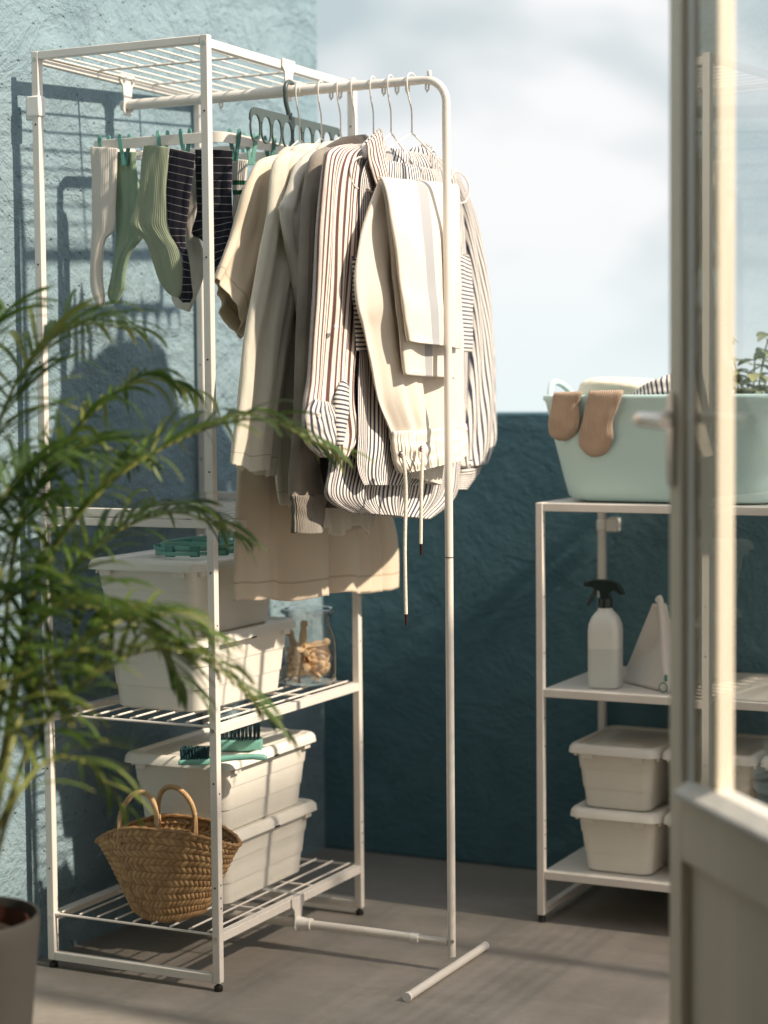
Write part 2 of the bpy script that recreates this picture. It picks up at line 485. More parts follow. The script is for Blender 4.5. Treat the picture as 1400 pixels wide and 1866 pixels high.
# left wall, slightly out of square with the shelving
y0, y1 = -1.15, PY - .001
mb = MB(); H = 2.75
xa, xb = wall_x(y0), wall_x(y1)
vs = [(xa - .2, y0, 0), (xa, y0, 0), (xb, y1, 0), (xb - .2, y1, 0)]
mb.add(vs + [(x, y, H) for x, y, z in vs], [(0, 3, 2, 1), (4, 5, 6, 7), (0, 1, 5, 4), (1, 2, 6, 5), (2, 3, 7, 6), (3, 0, 4, 7)])
w = mb.build('stucco_wall', M['wall'], smooth=False)
tag(w, 'tall pale blue wall of rough trowelled stucco behind the clothes shelving', 'wall')
w = MB().box((-.6, PY, 0), (3.4, PY + .14, PH)).build('parapet_wall', M['parapet'], bevel=.006, smooth=False)
tag(w, 'low dark teal rendered balcony wall with the sky above it', 'wall')
# the room the camera stands in, with its wide door opening
mb = MB()
FY0, FY1 = -1.32, -1.151
mb.box((-2.6, FY0, 0), (.5, FY1, 2.9)); mb.box((2.08, FY0, 0), (5.4, FY1, 2.9)); mb.box((.5, FY0, 2.32), (2.08, FY1, 2.9))
mb.box((-2.6, -6.1, 0), (-2.5, FY0, 2.7)); mb.box((5.3, -6.1, 0), (5.4, FY0, 2.7)); mb.box((-2.6, -6.2, 0), (5.4, -6.1, 2.7)); mb.box((-2.6, -6.2, 2.7), (5.4, FY0, 2.8))
w = mb.build('room_shell', M['room'], smooth=False); tag(w, kind='structure')

ts = thing('added_sun_blocker', 'tall wooden slat screen added out of view to dim sun on the lower boxes and floor', 'screen', (2.55, -.30, 0))  # added out of view; slats thin the sun on lower boxes and floor
for yq in (0, .66, 1.30): MB().box((.012, yq, 0), (.052, yq + .04, 2.28)).build('post', M['wood'], ts, smooth=False)
mb = MB(); zq = .06; rs_ = random.Random(9)
while zq < 2.25:
    hq = .012; mb.box((-.006, 0, zq), (.002, 1.34, zq + hq)); zq += hq + rs_.choice((.014, .018, .022))
mb.build('slats', M['wood'], ts, smooth=False)

# ------------------------------------------------------------------ tall shelving unit with clothes rail
S = .016; D = .397; W_ = .6136; HT = 1.80; FT = .016
unit = thing('shelving_unit', 'tall white steel shelving unit with wire shelves and a pull-out clothes rail', 'shelving')
def side_frame(yc, z0, z1, par, Dd=D, x0=0, bot=True):
    mb = MB(); y0_, y1_ = yc, yc + S
    mb.box((x0, y0_, z0), (x0 + S, y1_, z1)); mb.box((x0 + Dd - S, y0_, z0), (x0 + Dd, y1_, z1))
    mb.box((x0 + S, y0_ + .0002, z1 - .0155), (x0 + Dd - S, y1_ - .0002, z1 - .0003))
    if bot: mb.box((x0 + S, y0_ + .0002, z0 + .0003), (x0 + Dd - S, y1_ - .0002, z0 + .0165))
    return mb.build('side_frame', M['steel'], par, bevel=.0015)
for yc in (0, W_ - S):
    side_frame(yc, FT, .899, unit); side_frame(yc, .901, HT, unit)
    for x in (S / 2, D - S / 2):
        MB().lathe([(0, .0), (.0075, .0), (.0085, .002), (.0085, .009), (.006, .011), (.0035, .012), (.0035, .0165), (0, .0165)], (x, yc + S / 2, 0), 16).build('foot', M['rubber'], unit)
levels = [.114, .513, .897, 1.797]
for z in levels:
    for x in (0, D - S):
        MB().box((x + .0006, S, z - .0205), (x + S - .0006, W_ - S, z - .0035)).build('shelf_rail', M['steel'], unit, bevel=.0015)
def wire_shelf(z, par):
    mb = MB(); r = .0021
    n = 9; xs = [S + .014 + i * (D - 2 * S - .028) / (n - 1) for i in range(n)]
    for x in xs: mb.tube([(x, .008, z), (x, W_ - .008, z)], r, 8)
    for y in (.007, .205, .41, W_ - .007):
        mb.tube([(S + .001, y, z - .0042), (D - S - .001, y, z - .0042)], r * 1.25, 8)
    for x in (S + .001, D - S - .001): mb.tube([(x, .008, z - .004), (x, W_ - .008, z - .004)], r * 1.1, 8)
    return mb.build('wire_shelf', M['steel'], par)
for z in levels: wire_shelf(z - .0015, unit)
# bolts and holes
for z in levels:
    for x in (S / 2 + .0005, D - S / 2):
        MB().tube([(x, .0005, z - .012), (x, -.0012, z - .012)], .0042, 12).build('bolt', M['screw'], unit)
hole_me = MB().tube([(0, .0002, 0), (0, -.0005, 0)], .0019, 10)
hole_o = None
def hole(x, y, z, rz, par):
    global hole_o
    if hole_o is None: hole_o = hole_me.build('hole', M['hole'], par); o = hole_o
    else: o = hole_o.copy(); col.objects.link(o); o.parent = par
    o.location = (x, y, z); o.rotation_euler = (0, 0, rz)
for yc in (0,):
    for x in (S / 2, D - S / 2):
        for z in (.20, .40, .645, .80, .99, 1.20, 1.39, 1.66): hole(x, yc, z, 0, unit)
for x in (S / 2, D - S / 2):
    for z in (.99, 1.20, 1.66, 1.70): hole(x, W_ - S, z, 0, unit)
for y in (S / 2, W_ - S / 2):
    for z in (.16, .18, .205, .38, .60, .70): hole(D, y, z, pi / 2, unit)
# wall bracket
mb = MB(); mb.box((-.012, -.003, 1.675), (.019, 0.0195, 1.715)); mb.box((-.03, .0195, 1.672), (.004, .030, 1.718))
mb.build('wall_bracket', M['plastic_w'], unit, bevel=.003)
mb = MB(); mb.box((-.008, W_ - S - .004, .80), (.004, W_ - S - .0005, .835)); mb.build('wall_bracket', M['plastic_w'], unit, bevel=.002)
MB().lathe([(0, 0), (.009, 0), (.011, .004), (.010, .016), (.006, .024), (0, .026)], (.028, .555, .80), 16).build('bracket_knob', M['plastic_w'], unit)

# clothes rail: part of the unit
RY, RZ, RR, PX = .307, 1.7345, .0086, .742
pts = [V((.006, RY, RZ)), V((.40, RY, RZ))]
BR = .045
pts += [V((PX - BR, RY, RZ))]
for i in range(1, 9):
    a = pi / 2 * i / 8; pts.append(V((PX - BR + BR * sin(a), RY, RZ - BR + BR * cos(a))))
pts += [V((PX, RY, .9)), V((PX, RY, .03))]
rail = MB().tube(pts, [.0110, .0110] + [RR - .0006] * (len(pts) - 2), 28).build('clothes_rail', M['steel'], unit)
mb = MB().tube([(.39, RY, RZ), (.43, RY, RZ)], .0118, 28); mb.build('rail_collar', M['steel'], rail)
MB().tube([(PX, RY, .815), (PX, RY, .8165)], RR + .0001, 28).build('joint_line', M['rubber'], rail)
FZ = .0092
mb = MB().tube([(PX + .003, .10, FZ), (PX + .003, .462, FZ)], .0082, 24); mb.build('foot_bar', M['steel'], rail)
for ye in (.094, .461): MB().tube([(PX + .003, ye, FZ), (PX + .003, ye + .007, FZ)], .0090, 24).build('end_cap', M['plastic_w'], rail)
LZ = .058
MB().tube([(-.0, RY, LZ), (.66, RY, LZ)], .0092, 24).build('lower_bar', M['steel'], rail)
MB().tube([(.655, RY, LZ), (PX - .007, RY, LZ)], .0072, 24).build('lower_bar', M['steel'], rail)
MB().tube([(.655, RY, LZ), (.672, RY, LZ)], .0100, 24).build('rail_collar', M['plastic_w'], rail)
mb = MB().tube([(D + .004, RY, LZ), (D + .028, RY, LZ)], [.0140, .0112], 24); mb.tube([(D + .0281, RY, LZ), (D + .034, RY, LZ)], .0125, 24); mb.build('rail_collar', M['plastic_w'], rail)
MB().tube([(PX + .004, RY - .0070, LZ + .004), (PX + .005, RY - .0095, LZ + .004)], .0042, 12).build('bolt', M['screw'], rail)
MB().lathe([(0, 0), (.004, 0), (.005, .004), (.0042, .010), (0, .0115)], (PX - .035, RY, RZ + .007), 12).build('rail_stud', M['plastic_w'], rail)
def bracket(x, z1, z0, flip):
    mb = MB()
    prof = [(-.026, z1), (.026, z1), (.026, z1 - .017), (.017, z1 - .026), (.014, z0 + .03), (.016, z0 + .01), (.010, z0), (-.010, z0), (-.016, z0 + .01), (-.014, z0 + .03), (-.017, z1 - .026), (-.026, z1 - .017)]
    a = [V((x, RY + y, z)) for y, z in prof]; b_ = [V((x + .0035, RY + y, z)) for y, z in prof]
    mb.loft([b_, a]); return mb.build('rail_bracket', M['steel'], rail, smooth=False, bevel=.001)
bracket(D + .0005, 1.797, 1.716, 1); bracket(S + .0005, 1.797, 1.712, 0); bracket(D + .0005, .113, .040, 1)
for y in (RY - .015, RY + .015): MB().tube([(S + .0035, y, 1.786), (S + .010, y, 1.786)], .0045, 12).build('bolt', M['screw'], rail)
MB().tube([(S + .012, RY, RZ - .015), (S + .012, RY, RZ - .0105)], .005, 12).build('bolt', M['screw'], rail)
for px in (400, 601, 617, 697, 721, 740, 776):
    p = hit(px, 155, 1, RY); x = p.x
    MB().tube([(x, RY, RZ - .007), (x, RY, RZ - .017), (x + .003, RY, RZ - .023), (x + .006, RY, RZ - .019), (x + .0065, RY, RZ - .009)], .0022, 10).build('peg', M['plastic_w'], rail)

# ------------------------------------------------------------------ second shelving unit
X2, Y2, W2, D2, H2 = .763, .707, .81, .40, .90
low = thing('low_shelving_unit', 'low white steel shelving unit with solid shelves against the teal wall', 'shelving', (X2, Y2, 0))
for xo in (0, W2 - S):
    mb = MB()
    mb.box((xo, 0, FT), (xo + S, S, H2)); mb.box((xo, D2 - S, FT), (xo + S, D2, H2))
    mb.box((xo + .0002, S, H2 - .0157), (xo + S - .0002, D2 - S, H2 - .0003)); mb.box((xo + .0002, S, FT + .0003), (xo + S - .0002, D2 - S, FT + .016))
    mb.build('side_frame', M['steel'], low, bevel=.0015)
    for y in (S / 2, D2 - S / 2):
        MB().lathe([(0, 0), (.008, 0), (.008, .012), (.004, .013), (.004, .0165), (0, .0165)], (xo + S / 2, y, 0), 14).build('foot', M['rubber'], low)
for z in (.1115, .5035, .899):
    mb = MB(); mb.box((S, .001, z - .017), (W2 - S, S - .001, z)); mb.box((S, D2 - S + .001, z - .017), (W2 - S, D2 - .001, z))
    mb.build('shelf_rail', M['steel'], low, bevel=.0015)
    MB().box((S - .004 if z < .89 else .003, S - .001, z - .010), (W2 - S + .004 if z < .89 else W2 - .003, D2 - S + .001, z - .0006)).build('shelf_plate', M['steel2'], low, bevel=.001)
for z in (.16, .19, .22, .38, .44, .58, .70, .83, .86): hole(S, S / 2, z, pi / 2, low)
for xo in (0,):
    mb = MB(); mb.box((xo - .002, D2 - S - .003, .815), (xo + S + .002, D2 + .001, .840)); mb.box((xo + S + .002, D2 - .012, .812), (xo + S + .028, D2 + .018, .843))
    mb.build('wall_bracket', M['plastic_w'], low, bevel=.003)

# ------------------------------------------------------------------ storage boxes
def make_box(name, label, hx, hy, h, group):
    t = thing(name, label, 'storage box', group=group)
    lw = .0045
    def body(hx, hy, h):
        lo = []
        zs = [0, .004, h * .30, h * .305, h * .60, h * .605, h * .83, h * .835, h - .014]
        bx, by = hx - .026, hy - .030
        for i, z in enumerate(zs):
            f = z / h
            step = sum(1 for q in (.303, .603, .833) if f > q) * .0016
            gx = bx + (hx - .010 - bx) * f * .8 + step - .003 - (.004 if i == 0 else 0)
            gy = by + (hy - .012 - by) * f * .8 + step - .003 - (.004 if i == 0 else 0)
            lo.append(rrect(0, 0, gx, gy, .022, z))
        return MB().loft(lo)
    body(hx, hy, h).build('body', M['plastic'], t)
    # lid: skirt, rounded shoulder, sunken top with raised panel
    L = [rrect(0, 0, hx - .004, hy - .004, .021, h - .020), rrect(0, 0, hx, hy, .024, h - .0195), rrect(0, 0, hx - .0015, hy - .0015, .024, h - .008), rrect(0, 0, hx - .006, hy - .006, .023, h - .0015), rrect(0, 0, hx - .010, hy - .010, .022, h),
         rrect(0, 0, hx - .016, hy - .016, .020, h - .0006), rrect(0, 0, hx - .021, hy - .021, .018, h - .0055), rrect(0, 0, hx - .045, hy - .055, .012, h - .0055), rrect(0, 0, hx - .048, hy - .058, .010, h - .0035)]
    MB().loft(L).build('lid', M['plastic'], t)
    # clip tabs under the lid
    for sx, sy in ((1, 1), (1, -1), (-1, 1), (-1, -1)):
        MB().box((sx * (hx - .009) - .003, sy * (hy - .045) - .012, h - .031), (sx * (hx - .009) + .003, sy * (hy - .045) + .012, h - .0198)).build('clip_tab', M['plastic'], t, bevel=.001)
        MB().box((sx * (hx - .045) - .012, sy * (hy - .009) - .003, h - .031), (sx * (hx - .045) + .012, sy * (hy - .009) + .003, h - .0198)).build('clip_tab', M['plastic'], t, bevel=.001)
    for sx in (1, -1): MB().box((sx * (hx - .0005) - .0008, -.010, h - .0215), (sx * (hx - .0005) + .0008, .010, h - .018)).build('grip_slot', M['hole'], t)
    return t
gbox = 'white lidded storage boxes on the shelves'
big = make_box('storage_box', 'white lidded storage box on the lowest wire shelf, under another box', .128, .192, .152, gbox)
big.location = (.213, .33, .1145)
def place(src, loc, rz, label):
    c = copy_tree(src); c.location = loc; c.rotation_euler = (0, 0, rz); c['label'] = label; return c
place(big, (.214, .328, .2625), .005, 'white lidded storage box carrying the teal brushes on its lid')
place(big, (.203, .262, .5135), -.01, 'white lidded storage box on the middle wire shelf beside the glass jar')
place(big, (.196, .238, .6615), .012, 'white lidded storage box with teal hoops on its lid, behind the beige dress hem')
small = make_box('storage_box', 'small cream lidded box at the left end of the low shelving, lower of two', .101, .135, .140, gbox)
z2 = .112
small.location = (.928, .855, z2)
place(small, (.926, .855, z2 + .1365), -.01, 'small cream lidded box at the left end of the low shelving, upper of two')
place(small, (1.132, .86, z2), .01, 'small cream lidded box right of the leftmost stack on the low shelving, lower of two')
place(small, (1.131, .858, z2 + .1365), 0, 'small cream lidded box right of the leftmost stack on the low shelving, upper of two')
place(small, (1.338, .86, z2), 0, 'small cream lidded box behind the glazed door, lower of the far right stack')
place(small, (1.338, .86, z2 + .1365), 0.01, 'small cream lidded box behind the glazed door, upper of the far right stack')

# ------------------------------------------------------------------ wire hangers
def make_hanger(label):
    t = thing('wire_hanger', label, 'hanger', group='cream wire hangers on the clothes rail')
    r = .0017
    # local: rail centre at origin, hanger in the YZ plane
    pts = [(0, -.0135 * 1.12 * sin(radians(a)) if False else .016 * cos(radians(a)), .016 * sin(radians(a)) - .0005) for a in range(-20, 190, 14)]
    pts = [V((0, p[1], p[2])) for p in pts]
    pts += [V((0, -.0155, -.012)), V((0, -.011, -.030)), V((0, -.003, -.048)), V((0, .0, -.062)), V((0, 0, -.100))]
    MB().tube(catmull(pts, 46), r, 8, up=V((1, 0, 0))).build('hook', M['steel'], t)
    half = [(0, -.100), (.012, -.104), (.055, -.124), (.105, -.149), (.120, -.158), (.124, -.170), (.131, -.179), (.140, -.172), (.149, -.160), (.178, -.162), (.200, -.176), (.205, -.196), (.195, -.214), (.170, -.221), (.10, -.2225), (0, -.2225)]
    a = [V((0, y, z)) for y, z in half]; b_ = [V((0, -y, z)) for y, z in reversed(half[:-1])]
    MB().tube(catmull(a + b_, 150), r, 8, up=V((1, 0, 0))).build('frame', M['steel'], t)
    return t
hx = [.4227, .4719, .5145, .5446, .5866, .6245, .6692]
labs = ['cream wire hanger carrying the beige dress, nearest the ringed hanger', 'cream wire hanger carrying the cream linen shirt', 'cream wire hanger carrying the off white gauze blouse', 'cream wire hanger carrying the grey sweatshirt',
        'bare cream wire hanger between the grey sweatshirt and the striped shirt', 'cream wire hanger inside the collar of the striped shirt', 'cream wire hanger with cream trousers folded over its bar']
h0 = make_hanger(labs[0]); rots = [-.10, -.06, -.12, -.05, -.10, -.10, -.15]
for ch in h0.children: pass
h0.location = (hx[0], RY, RZ); h0.rotation_euler = (0, 0, rots[0])
for x, l, rz in zip(hx[1:], labs[1:], rots[1:]):
    c = copy_tree(h0); c.location = (x, RY, RZ); c.rotation_euler = (0, 0, rz); c['label'] = l
    c.scale = (1, .74, .97) if x < .66 else (1, 1, 1)
h0.scale = (1, .74, .97)

# multi-hole hanger
mh = thing('ringed_hanger', 'dark grey plastic hanger with a row of oval rings on the clothes rail', 'hanger', (.4018, RY, RZ))
X0 = .4018
L0 = hit(455, 206, 0, X0); R0 = hit(622, 226, 0, X0)
ya, yb = L0.y - RY, R0.y - RY
zt = (L0.z + R0.z) / 2 - RZ + .002
yc = 0.02; 
mb = MB()
nr = 9; rw = (yb - ya) / nr
zc = zt - .038
for i in range(nr):
    cy_ = ya + rw * (i + .5)
    pts = []
    for k in range(28):
        a = 2 * pi * k / 28; ex = rw * .44; ez = .026
        pts.append(V((0, cy_ + ex * (abs(cos(a)) ** .8) * (1 if cos(a) > 0 else -1), zc + ez * sin(a))))
    MB().tube(pts, .0022, 8, closed=True).build('ring', M['grey_hanger'], mh)
# plate above the rings with rounded ends
prof = []
zl = zc + .012
for a in range(0, 91, 15): prof.append((yb - .02 + .02 * sin(radians(a)), zt - .02 + .02 * cos(radians(a))))
prof += [(yb, zl), (yb - .004, zl)]
for i in range(nr - 1, -1, -1):
    cy_ = ya + rw * (i + .5)
    for k in range(0, 9):
        a = pi * k / 8; prof.append((cy_ + rw * .40 * cos(a), zc + .012 + .0125 * sin(a)))
prof += [(ya + .004, zl), (ya, zl)]
for a in range(270, 361, 15): prof.append((ya + .02 + .02 * sin(radians(a)), zt - .02 + .02 * cos(radians(a))))
a_ = [V((-.002, y, z)) for y, z in prof]; b_ = [V((.002, y, z)) for y, z in prof]
MB().loft([a_, b_]).build('plate', M['grey_hanger'], mh, smooth=False, bevel=.0008)
hk = [V((0, .019 * cos(radians(a)), .019 * sin(radians(a)))) for a in range(-10, 196, 12)] + [V((0, -.017, -.022)), V((0, -.008, -.04)), V((0, -.002, -.055)), V((0, yc * 0, zt + .006)), V((0, 0, zt - .006))]
mb = MB(); cc = catmull(hk, 50)
for i in range(len(cc) - 1):
    pass
mb.tube(cc, .0048, 10, up=V((1, 0, 0))); mb.build('hook', M['grey_hanger'], mh)

# ------------------------------------------------------------------ garments
# 1 beige dress
x = .40
g = thing('dress', 'long beige jersey dress with a wide stitched hem, lowest hanging garment on the rail', 'dress', (0, 0, 0))
cloth('body', M['beige'], g, P([(520, 268), (500, 300), (478, 420), (455, 560), (442, 700), (433, 860), (428, 980), (426, 1097)], 0, [.42, .42, .42, .41, .40, .39, .38, .38]),
      P([(600, 262), (622, 300), (630, 420), (640, 560), (655, 700), (690, 860), (722, 970), (727, 1074)], 0, [.43, .43, .43, .44, .45, .46, .47, .47]),
      T=.022, folds=((2.0, .016, .12, .08), (4.3, .007, .5, .15)), nu=150, nv=90, pleat=((.50, .045), (.84, .028)), hemw=.004)
cloth('sleeve', M['beige'], g, P([(503, 282), (470, 296), (446, 350), (428, 420), (410, 470), (395, 508)], 0, [.42, .415, .41, .40, .40, .395]),
      P([(540, 290), (525, 330), (505, 420), (487, 500), (465, 575), (438, 618)], 0, [.43, .43, .42, .41, .40, .40]), T=.016, folds=((1.5, .008, .2, .3), (4, .003, .1, .2)), nu=48, nv=40)
hm = cloth('hem_stitch', M['trouser'], g, P([(426.6, 1058), (426.6, 1060.5)], 0, [.38, .38]), P([(470, 1058), (470, 1060.5)], 0, [.41, .41]), T=.001, mode='sheet', nu=8, nv=3)
bpy.data.objects.remove(hm)
# 2 cream linen shirt
g = thing('shirt', 'cream linen shirt whose long sleeve hangs in front of the beige dress', 'shirt', (0, 0, 0))
cloth('body', M['linen'], g, P([(548, 262), (530, 285), (520, 400), (514, 560), (508, 700), (505, 850), (512, 925)], 0, .472), P([(640, 262), (660, 300), (675, 420), (685, 560), (690, 700), (690, 850), (680, 925)], 0, .472),
      T=.022, folds=((3.2, .009, .3, .2), (7, .004, .1, .4)), hemw=.006, nu=90, nv=70)
cloth('sleeve', M['linen'], g, P([(525, 275), (500, 300), (487, 400), (470, 500), (450, 620), (440, 720), (430, 800), (424, 849)], 0, [.47] * 3 + [.465] * 5),
      P([(560, 285), (562, 320), (556, 420), (545, 520), (530, 620), (514, 720), (503, 800), (497, 868)], 0, [.48] * 8), T=.017, folds=((1.6, .009, .1, .4), (4, .005, .3, .2), (9, .0015, .3, .3)), hemw=.004, nu=60, nv=80)
# 3 off white gauze blouse
g = thing('blouse', 'off white gauze blouse with a rolled short sleeve beside the cream linen shirt', 'blouse', (0, 0, 0))
cloth('body', M['offwhite'], g, P([(590, 258), (572, 290), (563, 400), (556, 560), (548, 700), (548, 850), (566, 966)], 0, .51), P([(655, 255), (690, 300), (700, 420), (700, 560), (700, 700), (690, 850), (674, 966)], 0, .51),
      T=.022, folds=((3.5, .009, .6, .2), (8, .004, .1, .4)), hemw=.008, nu=90, nv=70)
cloth('sleeve', M['offwhite'], g, P([(568, 272), (545, 295), (530, 330), (520, 365), (516, 385), (522, 430), (532, 480), (540, 540), (549, 590)], 0, .505),
      P([(590, 280), (588, 320), (580, 360), (572, 400), (566, 440), (563, 480), (562, 530), (562, 570), (560, 600)], 0, .515), T=.02, folds=((2, .006, .1, .4), (5, .003, .3, .2)), nu=50, nv=50)
cloth('rolled_cuff', M['offwhite'], g, P([(520, 362), (513, 375), (516, 395), (522, 410)], 0, .502), P([(537, 366), (535, 382), (534, 398), (532, 412)], 0, .502), T=.012, folds=((1, .002, 0, 0),), nu=30, nv=16, topT=.9)
# 4 grey sweatshirt
g = thing('sweatshirt', 'grey melange sweatshirt with shade-darkened body and ribbed cuff hanging beside the striped shirt', 'sweatshirt', (0, 0, 0))
cloth('body', M['grey_shaded'], g, P([(625, 250), (585, 280), (572, 350), (568, 500), (566, 650), (560, 790), (570, 850), (575, 925)], 0, .548), P([(665, 245), (700, 290), (716, 350), (722, 500), (722, 650), (722, 790), (712, 850), (705, 928)], 0, .548),
      T=.026, folds=((2.2, .006, .1, .1),), nu=80, nv=60)
cloth('sleeve', M['grey'], g, P([(592, 268), (570, 285), (558, 350), (552, 450), (546, 600), (541, 750), (533, 850), (531, 905)], 0, .548),
      P([(610, 272), (588, 310), (570, 380), (562, 500), (559, 620), (558, 740), (576, 840), (592, 905)], 0, .552), T=.015, folds=((1.3, .004, .1, .3),), nu=50, nv=70)
cloth('cuff', M['greyrib'], g, P([(531, 903), (536, 935), (536, 972)], 0, .548), P([(592, 903), (588, 938), (583, 972)], 0, .552), T=.017, folds=((1.3, .002, .1, .3),), nu=50, nv=14, topT=1)
# 5 striped shirt
g = thing('striped_shirt', 'navy and white striped button shirt with collar and chest pockets, behind the cream trousers', 'shirt', (0, 0, 0))
xs = .608
cloth('body', M['stripe'], g, P([(660, 262), (628, 268), (600, 300), (600, 430), (606, 600), (612, 760), (603, 850), (598, 905), (640, 934)], 0, xs),
      P([(790, 285), (815, 300), (836, 345), (846, 440), (850, 600), (846, 760), (838, 850), (826, 905), (780, 946)], 0, xs), T=.022,
      folds=((4.2, .008, .3, .15), (9, .0035, .1, .3), (14, .0015, .5, .5)), nu=120, nv=90)
cloth('front_panel', M['stripe'], g, P([(668, 285), (655, 330), (652, 470), (652, 640), (650, 780), (648, 850), (660, 884)], 0, xs + .036),
      P([(800, 310), (812, 350), (818, 470), (820, 640), (815, 780), (800, 850), (770, 884)], 0, xs + .038), T=.01, folds=((3.6, .005, .1, .1),), nu=70, nv=70, mode='sheet')
cloth('sleeve', M['stripe_sunlit'], g, P([(640, 262), (604, 270), (590, 300), (580, 420), (574, 560), (567, 680), (558, 745), (560, 800), (590, 833)], 0, [xs, xs, xs, xs, xs, xs + .005, xs + .01, xs + .01, xs + .01]),
      P([(672, 280), (668, 320), (666, 400), (662, 480), (652, 560), (642, 660), (640, 730), (645, 790), (626, 832)], 0, [xs + .012, xs + .014, xs + .02, xs + .022, xs + .022, xs + .02, xs + .02, xs + .02, xs + .02]),
      T=.020, folds=((2.2, .008, .15, .2), (5, .003, .3, .2)), nu=80, nv=90)
cloth('cuff', M['stripe_d'], g, P([(572, 728), (557, 755), (560, 800), (578, 826)], 0, xs + .03), P([(600, 735), (612, 755), (618, 795), (612, 828)], 0, xs + .04), T=.012, folds=((1, .002, 0, 0),), nu=36, nv=20, topT=.8)
cloth('cuff_placket', M['stripe_h'], g, P([(625, 690), (612, 720), (610, 760), (612, 812)], 0, xs + .045), P([(632, 700), (634, 725), (632, 765), (622, 812)], 0, xs + .048), T=.008, folds=((1, .001, 0, 0),), nu=24, nv=20)
p = hit(580.5, 757, 0, xs + .046); MB().tube([p, p + V((.0025, -.001, 0))], .0045, 14).build('button', M['plastic_w'], g)
p = hit(612, 595, 0, xs + .034); MB().tube([p, p + V((.0025, -.001, 0))], .0045, 14).build('button', M['plastic_w'], g)
cloth('sleeve', M['stripe_d'], g, P([(812, 300), (838, 380), (850, 470), (856, 560), (858, 650), (850, 740), (842, 800), (838, 850)], 0, xs),
      P([(825, 315), (850, 385), (872, 465), (886, 560), (894, 660), (897, 740), (895, 800), (878, 845)], 0, xs - .01), T=.024, folds=((2, .006, .1, .2),), nu=60, nv=80)
cloth('cuff', M['stripe_h'], g, P([(840, 838), (838, 865), (831, 892)], 0, xs), P([(880, 835), (872, 858), (846, 892)], 0, xs), T=.013, folds=((1, .001, 0, 0),), nu=36, nv=16, topT=1)
for lp, rp in (([(640, 470), (642, 475), (645, 560), (650, 640)], [(700, 470), (702, 478), (705, 560), (708, 640)]), ([(812, 455), (818, 462), (824, 550), (830, 640)], [(852, 465), (858, 478), (862, 555), (860, 642)])):
    cloth('chest_pocket', M['stripe_h'], g, P(lp, 0, xs + .043), P(rp, 0, xs + .040), T=.004, folds=((1, .001, 0, 0),), nu=24, nv=30, mode='sheet')
# collar: stand and fall, as a curved ribbon
tp = P([(662, 262), (690, 236), (694, 236), (700, 262), (722, 276), (748, 278), (770, 262), (786, 268), (796, 292)], 0, [xs + .02, xs + .03, xs + .035, xs + .03, xs - .01, xs - .015, xs - .01, xs + .02, xs + .03])
bt = P([(664, 290), (688, 292), (700, 312), (708, 322), (726, 318), (750, 320), (776, 300), (792, 318), (800, 335)], 0, [xs + .03, xs + .045, xs + .045, xs + .035, xs - .012, xs - .018, xs, xs + .03, xs + .035])
# ribbon running along its length: rows go round the neck
cloth('collar', M['stripe_h'], g, tp, bt, T=.006, folds=((1, .001, 0, 0),), nu=20, nv=80, mode='tube', topT=1)
cloth('collar_leaf', M['stripe_sunlit'], g, P([(668, 262), (672, 300), (688, 345), (705, 400)], 0, xs + .048), P([(692, 236), (700, 270), (708, 320), (714, 400)], 0, xs + .05), T=.005, folds=((1, .001, 0, 0),), nu=24, nv=30)
cloth('collar_leaf', M['stripe_d'], g, P([(752, 268), (740, 288), (742, 308)], 0, xs + .0), P([(784, 268), (792, 285), (788, 320)], 0, xs + .02), T=.007, folds=((1, .002, 0, 0),), nu=24, nv=20)
# 6 trousers
g = thing('trousers', 'cream drawstring trousers with a grey side stripe folded over the last hanger', 'trousers', (0, 0, 0))
xt = .672
cloth('seat', M['trouser'], g, P([(692, 328), (672, 385), (656, 440), (648, 500), (652, 560), (664, 600), (676, 660), (690, 730), (712, 785), (720, 812)], 0, [xt + .0] * 10),
      P([(832, 342), (838, 390), (839, 450), (840, 500), (842, 560), (843, 600), (845, 660), (847, 730), (846, 770), (845, 790)], 0, [xt - .0] * 10), T=.020,
      folds=((2.2, .010, .55, .12), (5, .004, .3, .2), (9, .0015, .2, .4)), nu=110, nv=100, topT=.6)
cloth('folded_leg', M['trouser_s'], g, P([(687, 327), (697, 345), (708, 420), (718, 520), (728, 600), (738, 683)], 0, [xt + .004, xt + .022, xt + .034, xt + .038, xt + .040, xt + .040]),
      P([(833, 340), (836, 356), (837, 430), (838, 530), (835, 610), (828, 690)], 0, [xt + .004, xt + .018, xt + .028, xt + .032, xt + .032, xt + .032]), T=.007, folds=((1.2, .004, .2, .15),), nu=70, nv=60, uvw=.19)
cloth('folded_leg', M['trouser_s'], g, P([(688, 322), (700, 336), (716, 420), (730, 520), (738, 580), (745, 622)], 0, [xt, xt + .026, xt + .050, xt + .056, xt + .058, xt + .058]),
      P([(834, 336), (838, 352), (839, 430), (840, 530), (840, 590), (838, 636)], 0, [xt, xt + .022, xt + .044, xt + .050, xt + .050, xt + .050]), T=.008, folds=((1.4, .005, .3, .12),), nu=70, nv=60, uvw=.19)
wb = cloth('waistband', M['elastic'], g, P([(714, 786), (716, 815), (722, 845), (730, 862)], 0, xt), P([(846, 772), (846, 790), (845, 812), (842, 832)], 0, xt), T=.030, folds=((14, .0022, .1, 0), (2, .003, 0, 0)), nu=160, nv=24, topT=1)
cloth('waistband_back', M['elastic'], g, P([(735, 850), (745, 862), (752, 872)], 0, xt - .02), P([(806, 836), (805, 860), (800, 884)], 0, xt - .02), T=.012, folds=((9, .0015, .1, 0),), nu=90, nv=14, topT=1)
